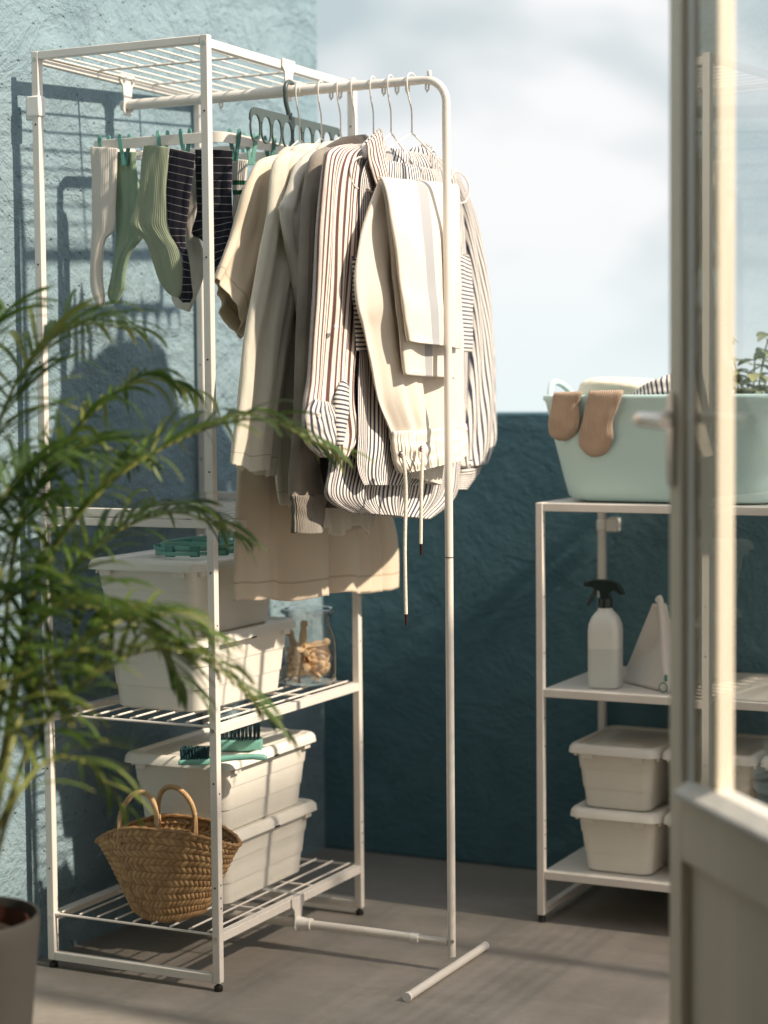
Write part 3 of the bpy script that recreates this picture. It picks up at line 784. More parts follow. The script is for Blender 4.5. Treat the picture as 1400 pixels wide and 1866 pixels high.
def mk_cord(e, path, xx):
    c0 = hit(*e, 0, xx)
    mb = MB(); pts = [c0 + V((0.0055 * 0, .0055 * cos(a), .0055 * sin(a))) for a in [2 * pi * k / 20 for k in range(20)]]
    mb.tube(pts, .0013, 8, closed=True); mb.build('eyelet', M['dark_metal'], g)
    pp = [c0 + V((-.006, 0, -.001)), c0 + V((.004, 0, .0))] + P(path[:-1], 0, xx + .008)
    c = MB().tube(catmull(pp, 60), .0034, 10).build('drawcord', M['cord'], g)
    a, b_ = P(path[-2:], 0, xx + .008)
    MB().tube([a, b_], .0027, 10).build('aglet', M['dark_metal'], c)
mk_cord((731, 828), [(737, 848), (740, 900), (738, 1000), (740, 1119), (740, 1139)], xt + .036)
mk_cord((768, 818), [(770, 840), (768, 900), (767, 991), (768, 1011)], xt + .036)

# ------------------------------------------------------------------ sock dryer and socks
dz = 1.632
dr = thing('sock_dryer', 'cream rectangular hanging dryer frame with green pegs holding the socks', 'clothes dryer', (0, 0, 0))
x0d, x1d, y0d, y1d = .034, .345, .14, .47
lo = rrect((x0d + x1d) / 2, (y0d + y1d) / 2, (x1d - x0d) / 2, (y1d - y0d) / 2, .028, 0, 6)
mb = MB(); loops = []
n = len(lo); cx_, cy_ = (x0d + x1d) / 2, (y0d + y1d) / 2
inn = rrect(cx_, cy_, (x1d - x0d) / 2 - .006, (y1d - y0d) / 2 - .006, .022, 0, 6)
A = [V((p.x, p.y, dz - .010)) for p in lo]; B = [V((p.x, p.y, dz + .010)) for p in lo]; C = [V((p.x, p.y, dz + .010)) for p in inn]; Dd = [V((p.x, p.y, dz - .010)) for p in inn]
mb.loft([A, B, C, Dd, A], False, False); mb.build('frame', M['steel'], dr, bevel=.001)
mb = MB()
mb.box((x0d + .006, RY - .006, dz - .004), (x1d - .006, RY + .006, dz + .004)); mb.build('cross_bar', M['steel'], dr, bevel=.001)
for xx in (.212,):
    mb = MB(); pts = [V((xx, RY + .017 * cos(radians(a)), RZ + .017 * sin(radians(a)))) for a in range(-30, 200, 20)] + [V((xx, RY - .014, RZ - .02)), V((xx, RY, RZ - .04)), V((xx, RY, dz + .003))]
    mb.tube(catmull(pts, 36), .0022, 8, up=V((1, 0, 0))); mb.build('hook', M['steel'], dr)
def clip(x, y, ang, z=dz, m=None):
    """spring peg: two legs above the bar, jaws under it"""
    ca, sa = cos(ang), sin(ang)
    ax = V((ca, sa, 0)); ay = V((-sa, ca, 0))
    mb = MB()
    for s_ in (-1, 1):
        prof = [(.0105, .024), (.0105, .018), (.0085, .0), (.0045, -.016), (.0035, -.03), (.0045, -.036)]
        top = []
        for w_, z_ in ((.0015, .0268), (.0042, .024), (.005, .018), (.0048, 0), (.0045, -.016), (.0045, -.03), (.0035, -.0365)):
            off = s_ * (.0095 if z_ > .015 else (.0075 if z_ > -.005 else (.0045 if z_ > -.02 else .0030)))
            c = V((x, y, z + z_)) + ax * off
            # legs are thin plates facing along ax
            top.append([c + ay * w_ * .6 + ax * w_ * .8, c - ay * w_ * .6 + ax * w_ * .8, c - ay * w_ * .6 - ax * w_ * .8, c + ay * w_ * .6 - ax * w_ * .8])
        mb.loft(top)
    return mb.build('peg_clip', m or M['tealdark'], dr, bevel=.0006)
cl = []
for px in (190, 227, 297, 338): cl.append((hit(px, 250, 1, y0d + .003).x, y0d + .003, .35))
for yy in (.19, .255, .33, .40): cl.append((x1d - .003, yy, .9))
for xx in (.10, .19, .27): cl.append((xx, y1d - .003, .3))
for i, (a, b_, an) in enumerate(cl): clip(a, b_, an + random.uniform(-.25, .25), dz - .006 + random.uniform(-.002, .002), M['teal'] if i % 3 == 2 else M['tealdark'])
def sock(label, m, Lp, Rp, y, T=.006, folds=((2, .003, .2, .2),), dx=0):
    yl = y if isinstance(y, list) else [y] * len(Lp)
    o = cloth('sock', m, None, P(Lp, 1, y), P(Rp, 1, y), T=T, folds=folds, nu=60, nv=90, topT=.6, nrm=V((0, -1, 0)), fromtop=True)
    return tag(o, label, 'sock', 'socks hanging from the dryer')
ys = .135
sock('white ribbed sock, leftmost on the hanging dryer', M['sockwhite'], [(165, 268), (167, 300), (168, 340), (168, 380), (168, 420), (166, 460), (165, 500), (167, 530), (176, 552), (182, 557)],
     [(214, 270), (213, 300), (212, 340), (210, 380), (208, 418), (193, 436), (187, 470), (187, 510), (190, 540), (188, 557)], ys)
sock('light green sock hanging beside the white ribbed sock, its narrow toe pointing down', M['sockgreen2'], [(214, 277), (211, 300), (208, 340), (211, 370), (212, 410), (211, 440), (207, 480), (202, 510), (197, 535), (203, 553)],
     [(249, 277), (248, 300), (252, 330), (262, 370), (268, 410), (262, 432), (240, 458), (230, 490), (227, 525), (212, 552)], ys + .02, folds=((2.5, .005, .2, .2), (5, .002, .2, .1)))
sock('large sage green sock with its heel bulging left, in front of the light green sock', M['sockgreen'], [(263, 264), (258, 300), (254, 345), (244, 385), (237, 408), (250, 425), (266, 442), (278, 475), (290, 510), (306, 533), (320, 541)],
     [(308, 268), (306, 300), (303, 345), (304, 385), (306, 410), (314, 430), (325, 452), (332, 480), (333, 508), (332, 530), (328, 541)], ys - .005, folds=((1.5, .004, .1, .1),))
sock('navy sock with thin white lines hanging left of the shelving post', M['socknavy'], [(310, 270), (306, 310), (303, 350), (302, 390), (301, 425), (312, 445), (328, 455), (334, 480), (331, 515), (325, 538), (334, 551)],
     [(356, 280), (352, 320), (346, 360), (341, 400), (338, 425), (338, 445), (341, 458), (345, 485), (348, 515), (351, 538), (346, 551)], ys)
sock('plain off white sock behind the lined navy sock', M['sockwhite'], [(338, 300), (336, 350), (334, 400), (334, 440), (336, 480), (330, 515), (313, 540), (322, 560)],
     [(366, 300), (364, 350), (358, 400), (362, 432), (371, 460), (372, 495), (362, 530), (345, 568)], ys + .06)
sock('black navy sock with thin white lines hanging behind the shelving post', M['socknavy'], [(356, 272), (357, 310), (358, 350), (359, 385), (350, 424), (366, 436), (378, 455), (386, 478), (392, 500), (397, 515)],
     [(424, 274), (423, 310), (422, 350), (423, 385), (424, 405), (419, 425), (414, 445), (409, 465), (405, 485), (400, 515)], ys + .035)
sock('white sports sock with two green bands near the beige sleeve', M['socksport'], [(424, 290), (424, 330), (425, 370), (420, 410), (412, 450), (402, 490)],
     [(452, 292), (448, 330), (444, 370), (440, 410), (430, 450), (415, 495)], ys + .08)

# ------------------------------------------------------------------ jar with dolly pegs
jc = V((.314, .522, .5135))
jar = thing('glass_jar', 'clear glass jar full of wooden clothes pegs on the middle wire shelf', 'jar', jc)
prof = [(0, .003), (.050, .002), (.055, .006), (.0575, .014), (.058, .05), (.0575, .085), (.055, .103), (.049, .122), (.0455, .136), (.0455, .147), (.0475, .151), (.053, .153), (.0555, .157), (.0545, .161), (.050, .1635), (.046, .161), (.0435, .155), (.0430, .147), (.043, .136), (.0465, .121), (.0525, .102), (.055, .085), (.0555, .05), (.055, .016), (.051, .009), (0, .008)]
MB().lathe([(r_ * 1.06, z_) for r_, z_ in prof], n=48).build('vessel', M['jar'], jar, auto=False)
def make_pin():
    mb = MB()
    mb.lathe([(0, .090), (.0045, .0885), (.0068, .084), (.0068, .079), (.0048, .0745), (.0052, .071), (.0066, .062), (.0068, .045), (.0065, .038)], n=14)
    o = len(mb.v)
    for s_ in (-1, 1):
        lo_ = []
        for z, w_, d_ in ((.040, .0068, .0014), (.030, .0066, .0018), (.015, .0058, .0022), (.003, .0048, .0034), (0, .0036, .0036)):
            r_ = w_; ring = []
            for k in range(9):
                a = -pi / 2 + pi * k / 8
                ring.append(V((s_ * (d_ + max(0, (r_ - d_)) * cos(a)), r_ * sin(a), z)))
            lo_.append(ring)
        mb.loft(lo_)
    return mb
pm = make_pin().build('clothes_peg', M['wood'], None)
tag(pm, 'pale wooden dolly peg lying in the glass jar', 'clothes peg', 'wooden clothes pegs in the glass jar')
rnd = random.Random(5)
placed = []
first = True
spec = [((-.030, -.012, .030), (-.25, -.1, 1), 'pale wooden peg standing head up at the left side of the jar'), ((-.004, -.025, .050), (.04, .1, 1), 'pale wooden peg standing upright with round head at the centre front of the jar'),
        ((-.03, -.02, .040), (1, .15, .25), None), ((-.015, .0, .045), (1, .2, .12), None), ((.042, -.005, .03), (-.9, .1, .35), None)]
for k in range(26):
    a = rnd.uniform(0, 2 * pi); r_ = rnd.uniform(.0, .02); spec.append(((r_ * cos(a) - .0, r_ * sin(a), .016 + .0026 * k), (cos(a * 3 + k), sin(a * 3 + k), rnd.uniform(-.35, .45)), None))
for k, (c, d, lb) in enumerate(spec):
    d = V(d).normalized(); c = V(c)
    cc_ = c + d * .0 if k < 5 else c - d * .045
    q = d.to_track_quat('Z', 'Y')
    # keep the peg inside the glass
    for it in range(20):
        e0, e1 = cc_, cc_ + d * .09
        m0 = (e0.xy.length, e1.xy.length)
        if max(m0) < .047: break
        cc_ -= V((((e0 if m0[0] > m0[1] else e1).x) * .15, ((e0 if m0[0] > m0[1] else e1).y) * .15, 0))
    o = pm if k == 0 else pm.copy()
    if k: col.objects.link(o)
    lo_z = min(cc_.z, (cc_ + d * .09).z)
    if lo_z < .016: cc_.z += .016 - lo_z
    o.location = jc + cc_; o.scale = (1.2, 1.2, 1.0); o.rotation_mode = 'QUATERNION'; o.rotation_quaternion = q @ __import__('mathutils').Quaternion((0, 0, 1), rnd.uniform(0, 6))
    o['label'] = lb or 'pale wooden dolly peg lying in the heap inside the glass jar'

# ------------------------------------------------------------------ basket
def basket():
    c = V((.240, .070, .1145))
    t = thing('straw_basket', 'woven straw basket with two looped handles on the lowest wire shelf', 'basket', c)
    nu, nv = 440, 150; rows = 13.0; N = 62
    mb = MB(); vs = []; fs = []; tint = []
    for j in range(nv):
        v = j / (nv - 1)
        for i in range(nu):
            u = i / nu; a = 2 * pi * u
            hw = .072 + (.156 - .072) * (v ** .85); hd = .040 + .020 * v
            # boat shaped: pointed ends near the top
            ex = cos(a); ey = sin(a)
            pw = 1.0 - .0 * v
            x_ = hw * ex; y_ = hd * (abs(ey) ** (.9 + .25 * v)) * (1 if ey > 0 else -1)
            z_ = .186 * v + .012 * (1 - v) * (ex * ex)
            z_ += -.050 * v * v * (abs(ex) ** 2.4) * (1 if ex < 0 else .62) - .002
            # weave relief
            rv = v * rows + .12 * sin(a * 3 + 1); r = floor(rv); f = rv - r
            dirn = 1 if int(r) % 2 else -1
            ph = u * N + dirn * (f - .5) * .9 + .25 * noise.noise(V((u * 9, r, 0)))
            s1 = abs(sin(pi * ph)) ** .6; s2 = sin(pi * min(max(f, 0), 1)) ** .5
            hgt = .0042 * s1 * s2
            n_ = V((ex / hw, ey / hd, 0)).normalized()
            vs.append(V((x_, y_, z_)) + n_ * hgt + V((0, 0, .0015 * noise.noise(V((u * 20, v * 8, 3))))))
            cell = floor(ph) + r * 31
            tint.append(.15 + .7 * ((sin(cell * 12.9898) * 43758.5453) % 1) * (.35 + .65 * s1 * s2))
    for j in range(nv - 1):
        for i in range(nu):
            i2 = (i + 1) % nu; fs.append((j * nu + i, j * nu + i2, (j + 1) * nu + i2, (j + 1) * nu + i))
    fs.append(tuple(reversed(range(nu))))
    mb.add(vs, fs, tint=tint)
    mb.build('woven_body', M['woven'], t, solid=.0025, auto=False)
    # rolled rim
    top = [vs[(nv - 1) * nu + i] for i in range(0, nu, 4)]
    MB().tube(top, [.0042 + .0012 * sin(i * 2.2) for i in range(len(top))], 8, closed=True).build('rim', M['woven'], t)
    for yy, sh, hx_ in ((-.052, -.010, .042), (.050, .026, .042)):
        pts = []
        n = 60
        for k in range(n):
            f = k / (n - 1); a = pi * (1 - f)
            lean = -.02 if yy < 0 else .0
            px_ = -.028 + sh * .8 + hx_ * cos(a) * (1 - .12 * sin(a))
            pz_ = .176 + .072 * (sin(a) ** .62) - (0.03 if k in (0, n - 1) else 0)
            pts.append(V((px_, yy * (1 - .35 * sin(a)), pz_)))
        mb = MB()
        for s_ in range(3):
            tw = []
            pc = catmull(pts, 200)
            for k, p in enumerate(pc):
                th = k * .42 + s_ * 2 * pi / 3
                tg = (pc[min(k + 1, 199)] - pc[max(k - 1, 0)]).normalized(); u_ = V((0, 1, 0)); w_ = tg.cross(u_).normalized()
                tw.append(p + (u_ * cos(th) + w_ * sin(th)) * .0024)
            mb.tube(tw, .0030, 7)
        mb.build('handle', M['rope'], t)
    return t
bk = basket(); bk.rotation_euler = (0, 0, .04)

# ------------------------------------------------------------------ teal hoops, brushes
zt_ = .6615 + .1525
hp = thing('folding_dryer', 'teal plastic folding sock dryer of nested hoops on the lid of the upper box', 'clothes dryer', (.225, .250, zt_))
for k, (rx, ry, ox, oy, zz, tl) in enumerate(((.085, .125, .0, .0, .004, 0), (.070, .055, -.01, -.055, .013, .02), (.070, .050, -.012, .062, .012, 0), (.084, .122, .004, .004, .018, .03))):
    lo_ = []
    nn = 48
    for dr_, dz_ in ((0, 0), (0, .007), (-.0035, .007), (-.0035, 0), (0, 0)):
        lo_.append([V((ox + (rx + dr_) * cos(2 * pi * q / nn), oy + (ry + dr_) * sin(2 * pi * q / nn), zz + dz_ + tl * .1 * sin(2 * pi * q / nn))) for q in range(nn)])
    MB().loft(lo_, False, False).build('hoop', M['teal'], hp, bevel=.0006)
for k in range(10):
    mb = MB(); a = 2 * pi * k / 10 + .2; mb.obox(V((.080 * cos(a), .118 * sin(a), .012)), V((cos(a), sin(a), 0)), V((-sin(a), cos(a), 0)), V((0, 0, 1)), .005, .010, .011)
    mb.build('clip', M['tealdark'], hp, bevel=.001)
MB().tube([(-.075, 0, .008), (.08, .0, .010)], .004, 8).build('arm', M['teal'], hp)

zl = .2625 + .1525 - .003
def scrub(loc, rz, label, Lh, bl, bw, bh, handle):
    t = thing('scrubbing_brush', label, 'brush', loc, rz, 'teal scrubbing brushes on the box lid')
    lo_ = []
    if handle:
        st = [(-.085, .012, 0, .006), (-.082, .019, 0, .010), (-.06, .021, 0, .0115), (-.03, .020, 0, .012), (-.012, .013, .003, .014), (.02, .008, .006, .0165), (.06, .008, .008, .018), (.082, .0085, .006, .0165), (.088, .004, .007, .013)]
    else:
        st = [(-.048, .014, 0, .018), (-.045, .021, 0, .022), (-.02, .023, 0, .023), (0, .0235, 0, .0215), (.02, .023, 0, .023), (.045, .021, 0, .022), (.048, .014, 0, .018)]
    for x_, w_, z0_, z1_ in st:
        r_ = min(.004, (z1_ - z0_) / 2.2, w_ / 2)
        ring = []
        for qx, qy, a0 in ((1, 1, 0), (-1, 1, 90), (-1, -1, 180), (1, -1, 270)):
            for i in range(4):
                a = radians(a0 + 30 * i); ring.append(V((x_, qx * (w_ - r_) + r_ * cos(a), (z0_ + z1_) / 2 + qy * ((z1_ - z0_) / 2 - r_) + r_ * sin(a))))
        lo_.append(ring)
    MB().loft(lo_).build('handle', M['teal'], t)
    mb = MB(); nx = 9 if handle else 11; ny = 4
    rr = random.Random(3)
    xs0, xs1 = (-.078, -.028) if handle else (-.040, .040)
    zb = .0115 if handle else .0225
    for i in range(nx):
        for j in range(ny):
            cx = xs0 + (xs1 - xs0) * i / (nx - 1); cy = -bw + 2 * bw * j / (ny - 1)
            for q in range(5):
                ax_, ay_ = rr.uniform(-.0022, .0022), rr.uniform(-.0022, .0022)
                mb.tube([(cx + ax_ * .5, cy + ay_ * .5, zb - .002), (cx + ax_ * 1.3, cy + ay_ * 1.3, zb + bh + rr.uniform(-.0015, .0015))], .0012, 4)
    mb.build('bristles', M['bristle'], t, smooth=False)
    return t
a = hit(325, 1388, 2, zl + .005); b_ = hit(485, 1382, 2, zl + .01)
mid = (a + b_) / 2; dv = b_ - a
scrub((mid.x, mid.y, zl + .0005), math.atan2(dv.y, dv.x), 'long handled teal dish brush lying bristles up on the box lid', .17, .05, .015, .020, True)
a = hit(372, 1372, 2, zl); b_ = hit(458, 1372, 2, zl)
c_ = (hit(415, 1373, 2, zl)); 
scrub((c_.x + .0, c_.y + .045, zl + .0005), math.atan2((b_ - a).y, (b_ - a).x) + .05, 'block shaped teal scrubbing brush with tall bristles up, behind the dish brush', .1, .08, .017, .038, False)

# ------------------------------------------------------------------ tub with laundry
tbx, tby, tbz = 1.028, .905, .9005
tub = thing('laundry_tub', 'pale aqua flexible plastic tub full of laundry on the low shelving unit', 'laundry tub', (tbx, tby, tbz))
outer = []
for z, hx_, hy_, r_ in ((0, .205, .125, .06), (.003, .220, .138, .07), (.012, .232, .147, .075), (.04, .240, .152, .08), (.13, .262, .166, .09), (.210, .280, .178, .10), (.217, .285, .182, .10), (.224, .285, .182, .10), (.226, .281, .179, .10), (.222, .277, .175, .10), (.13, .258, .162, .09), (.03, .234, .146, .08), (.008, .20, .12, .06)):
    outer.append(rrect(0, 0, hx_, hy_, r_, z, 8))
MB().loft(outer).build('shell', M['tub'], tub, auto=False)
for s_ in (-1, 1):
    pts = []
    for k in range(24):
        f = k / 23; a = pi * f
        pts.append(V((s_ * (.279 + .016 * sin(a)), -.075 + .15 * f, .212 + .042 * sin(a) ** .6)))
    mb = MB(); mb.tube(pts, .0065, 10); mb.build('handle', M['tub'], tub)
def draped(name, label, m, c, path_r, rad, cat, seedp=0):
    mb = MB(); pts = catmull(path_r, 40); nn = 28; vs = []; fs = []; uv = []
    acc = 0
    for i, p in enumerate(pts):
        t_ = (pts[min(i + 1, 39)] - pts[max(i - 1, 0)]).normalized(); u_ = V((0, 0, 1)); w_ = t_.cross(u_).normalized(); u_ = w_.cross(t_)
        if i: acc += (p - pts[i - 1]).length
        e = sin(pi * min(max(i / 39, .02), .98)) ** .35
        for k in range(nn):
            a = 2 * pi * k / nn
            rr = rad * e * (1 + .22 * noise.noise(V((i * .11, cos(a) * 1.6 + seedp, sin(a) * 1.6))) + .07 * sin(a * 6 + i * .25))
            vs.append(p + (u_ * sin(a) * .75 + w_ * cos(a)) * rr); uv.append((k / nn * 2 * pi * rad, acc))
    for i in range(39):
        for k in range(nn): fs.append((i * nn + k, i * nn + (k + 1) % nn, (i + 1) * nn + (k + 1) % nn, (i + 1) * nn + k))
    fs.append(tuple(range(nn))); fs.append(tuple(39 * nn + k for k in reversed(range(nn))))
    mb.add(vs, fs, uv)
    return tag(mb.build(name, m, None, auto=False), label, cat)
a = hit(1050, 700, 1, .86); b_ = hit(1240, 695, 1, .93)
draped('towel', 'thick cream towel rolled up at the left in the aqua tub', M['towel'], None, [V((a.x + .012, .86, tbz + .226)), V((a.x + .05, .86, tbz + .236)), V((a.x + .15, .88, tbz + .232)), V((b_.x + .04, .93, tbz + .21))], .038, 'towel')
a = hit(1165, 705, 1, .82)
draped('striped_cloth', 'crumpled navy and white striped cloth in front of the towel in the tub', M['stripe_h'], None, [V((a.x - .01, .80, tbz + .212)), V((a.x + .06, .80, tbz + .236)), V((a.x + .12, .82, tbz + .236)), V((a.x + .2, .84, tbz + .22))], .034, 'cloth', 4)
draped('folded_sheet', 'loose white laundry filling the bottom of the aqua tub', M['sockwhite'], None, [V((.82, .91, tbz + .155)), V((.93, .93, tbz + .170)), V((1.1, .93, tbz + .165)), V((1.24, .90, tbz + .155))], .085, 'laundry', 7)
yf = tby - .182
def tub_sock(label, Lp, Rp, dy):
    o = cloth('sock', M['socktan'], None, [hit(Lp[0][0], Lp[0][1], 1, yf + .03)] + P(Lp[1:], 1, [yf - .006] + [yf - .006 + .006 * i for i in range(len(Lp) - 2)]),
              [hit(Rp[0][0], Rp[0][1], 1, yf + .03)] + P(Rp[1:], 1, [yf - .006] + [yf - .006 + .006 * i for i in range(len(Rp) - 2)]), T=.006, folds=((1.2, .0018, .1, .1), (2.5, .001, .3, .6)), nu=48, nv=50, nrm=V((0, -1, 0)), topT=.8)
    return tag(o, label, 'sock', 'tan socks over the rim of the tub')
tub_sock('small tan wool sock over the tub rim, nearer the tub handle', [(1018, 718), (1010, 716), (1006, 735), (1001, 765), (1000, 782), (1004, 794), (1014, 801), (1022, 803)], [(1056, 718), (1062, 714), (1055, 735), (1058, 755), (1057, 775), (1050, 790), (1040, 799), (1030, 803)], 0)
tub_sock('longer tan wool sock over the tub rim, right of the small one', [(1078, 716), (1074, 714), (1068, 740), (1060, 775), (1055, 797), (1057, 813), (1068, 826), (1078, 832)], [(1125, 714), (1136, 713), (1125, 745), (1116, 770), (1118, 795), (1114, 812), (1104, 826), (1090, 832)], 0)

# ------------------------------------------------------------------ spray bottle
sb = thing('spray_bottle', 'frosted white spray bottle with a dark trigger head on the low shelving', 'spray bottle', (.889, .79, .5035), .1)
lo_ = []
for z, w_, r_ in ((0, .030, .012), (.003, .033, .013), (.12, .033, .013), (.135, .032, .014), (.150, .027, .014), (.160, .020, .013), (.166, .0155, .0145), (.172, .0145, .014)):
    lo_.append(rrect(0, 0, w_, w_, r_, z, 6))
MB().loft(lo_).build('bottle', M['frost'], sb)
MB().lathe([(.0, .170), (.0155, .170), (.0155, .190), (.012, .192), (.0, .192)], n=20).build('screw_cap', M['darkpl'], sb)
mb = MB()
pr = [(-.040, .222), (-.036, .228), (-.02, .231), (.010, .230), (.030, .222), (.040, .206), (.041, .198), (.034, .199), (.022, .207), (.012, .205), (.010, .190), (-.010, .190), (-.012, .206), (-.030, .214), (-.040, .214)]
mb.loft([[V((x_, -.009, z_)) for x_, z_ in pr], [V((x_, .009, z_)) for x_, z_ in pr]]); mb.build('spray_head', M['darkpl'], sb, smooth=False, bevel=.002)
MB().tube([(-.046, 0, .2195), (-.039, 0, .2195)], .006, 12).build('nozzle', M['darkpl'], sb)
mb = MB().tube(catmull([V((-.020, 0, .210)), V((-.026, 0, .198)), V((-.032, 0, .186)), V((-.038, 0, .174))], 12), [.0045] * 8 + [.0035] * 4, 8); mb.build('trigger', M['darkpl'], sb)

# ------------------------------------------------------------------ white zip pouch
zp = thing('zip_pouch', 'white triangular pouch with a zip and green ring pull on the low shelving', 'pouch', (0, 0, 0))
A0 = hit(1138, 1240, 2, .5042); B0 = hit(1222, 1262, 2, .5042)
yy = .80
TL = hit(1190, 1100, 1, yy + .01); TR = hit(1207, 1100, 1, yy); 
BL = V((A0.x, .87, .5045)); BM = hit(1216, 1262, 2, .5045)
BR = V((BM.x + .05, BM.y + .07, .5045))
mb = MB()
def tri_sheet(p0, p1, q0, q1, n=26, bulge=.006):
    vs = []; fs = []
    nr_ = (q0 - p0).cross(p1 - p0).normalized()
    for i in range(n):
        for j in range(n):
            u, v = i / (n - 1), j / (n - 1)
            top = p0.lerp(p1, u); bo = q0.lerp(q1, u)
            p = top.lerp(bo, v) + nr_ * bulge * sin(pi * u) * sin(pi * v) * 1.5
            vs.append(p)
    for i in range(n - 1):
        for j in range(n - 1): fs.append((i * n + j, (i + 1) * n + j, (i + 1) * n + j + 1, i * n + j + 1))
    return vs, fs
mb.add(*tri_sheet(TL, TR, BL, BM, bulge=-.010)); mb.add(*tri_sheet(TR, TR + V((.004, .012, 0)), BM, BR, bulge=-.006)); mb.add(*tri_sheet(TL, TR + V((.004, .012, 0)), BL, BR))
mb.build('panel', M['bag'], zp, auto=False, solid=.002)
MB().tube(catmull([TR + V((-.008, 0, .004)), TR + V((-.002, -.003, .006)), TR.lerp(BM, .3) + V((.0, -.004, 0)), TR.lerp(BM, .65) + V((0, -.006, 0)), BM + V((0, -.004, .012))], 30), [.0085] * 6 + [.006] * 24, 10).build('zip_edge', M['bag'], zp)
c = hit(1214, 1236, 1, BM.y - .012)
MB().obox(c, V((1, 0, 0)), V((0, 1, 0)), V((0, 0, 1)), .0035, .002, .007).build('zip_slider', M['tealdark'], zp, bevel=.001)
c = hit(1209, 1253, 1, BM.y - .013)
MB().tube([c + V((.009 * cos(2 * pi * k / 24), 0, .010 * sin(2 * pi * k / 24))) for k in range(24)], .0013, 8, closed=True).build('ring_pull', M['tealdark'], zp)
c = hit(1222, 1116, 1, yy + .012)
gp = MB().box((c.x - .014, c.y, c.z - .014), (c.x + .10, c.y + .05, c.z + .012)); tag(gp.build('dustpan', M['tealdark'], None, bevel=.003), 'dark green dustpan edge showing behind the white pouch', 'dustpan')
_d = bpy.data.objects['dustpan']
mb = MB().box((c.x + .02, c.y + .055, .504), (c.x + .10, c.y + .068, c.z + .004)); mb.build('back_plate', M['tealdark'], _d, bevel=.003)

# ------------------------------------------------------------------ door
E0 = V((1.448, -.452, 0)); dd = V((.646, -.763, 0)).normalized(); nn_ = V((-dd.y, dd.x, 0)) * -1   # towards the camera side
if nn_.dot(CP - E0) < 0: nn_ = -nn_
doorT = thing('glazed_door', 'cream painted glazed door standing open at the right with a lever handle', 'door', E0)
doorT.rotation_euler = (0, 0, math.atan2(dd.y, dd.x))
# local frame: x along the door from the free edge, y = thickness (camera side is ys), z up
ysg = 1 if (V((-dd.y, dd.x, 0))).dot(nn_) > 0 else -1
DW, DH = .84, 2.28
def yr(a, b): return (min(a * ysg, b * ysg), max(a * ysg, b * ysg))
def dbox(x0, x1, z0, z1, ya, yb, name, m, bev=.003):
    y0_, y1_ = yr(ya, yb); return MB().box((x0, y0_, z0), (x1, y1_, z1)).build(name, m, doorT, bevel=bev, smooth=False)
ZP = .575
dbox(0, .046, .012, DH, -.020, .020, 'stile', M['door'])
dbox(.0462, .073, ZP - .02, DH - .1, -.016, .0125, 'glazing_bead', M['doorw'], .003)
dbox(.0735, .0775, ZP - .02, DH - .1, -.014, .0108, 'glazing_seal', M['seal'], .001)
dbox(.0778, .142, ZP + .002, DH - .1, -.018, .0085, 'outer_stile', M['door'], .004)
dbox(DW - .09, DW, .012, DH, -.020, .020, 'stile', M['door'])
dbox(.0462, DW - .09, DH - .1, DH, -.019, .019, 'rail', M['door'])
dbox(.0462, DW - .0902, ZP - .105, ZP - .012, -.019, .022, 'rail', M['door'], .006)
dbox(.0462, DW - .0902, .012, .12, -.019, .019, 'rail', M['door'], .006)
dbox(.0462, DW - .0902, .12, ZP - .105, -.010, .006, 'panel', M['door'], .002)
mb = MB(); pr = [(.0195, ZP - .012), (.034, ZP - .012), (.034, ZP - .004), (.010, ZP + .012), (-.019, ZP + .012), (-.019, ZP - .012)]
mb.loft([[V((.0462, y_ * ysg, z_)) for y_, z_ in pr], [V((DW - .0902, y_ * ysg, z_)) for y_, z_ in pr]]); mb.build('sill_ledge', M['doorw'], doorT, smooth=False, bevel=.003)
MB().add([(.0785, .0105 * ysg, ZP + .012), (DW - .09, .0105 * ysg, ZP + .012), (DW - .09, .0105 * ysg, DH - .1), (.0785, .0105 * ysg, DH - .1)], [(0, 1, 2, 3)]).build('pane', M['pane'], doorT, smooth=False)
# handle: plate, rose, lever
zh = 1.140 - (767 - 713) / 1262.0
mb = MB()
lo_ = rrect(.0175, 0, .0105, .068, .010, 0, 4)
pl = [[V((p.x, (.0203) * ysg, zh - .030 + p.y)) for p in lo_], [V((.0175 + (p.x - .0175) * .95, (.0265) * ysg, zh - .030 + p.y * .985)) for p in lo_]]
mb.loft(pl); hd = mb.build('handle_plate', M['chrome'], doorT)
MB().tube([(.0175, .026 * ysg, zh), (.0175, .034 * ysg, zh)], .0125, 20).build('rose', M['chrome'], hd)
lev = [V((.0175, .032 * ysg, zh)), V((.0175, .060 * ysg, zh)), V((.020, .070 * ysg, zh)), V((.030, .0755 * ysg, zh - .001)), V((.060, .077 * ysg, zh - .002)), V((.115, .074 * ysg, zh - .004))]
MB().tube(catmull(lev, 30), [.0085] * 10 + [.0092] * 20, 14).build('lever', M['chrome'], hd)
for z in (.3, 1.2, 2.05):
    MB().tube([(DW + .004, .024 * ysg, z - .05), (DW + .004, .024 * ysg, z + .05)], .008, 12).build('hinge', M['chrome'], doorT)

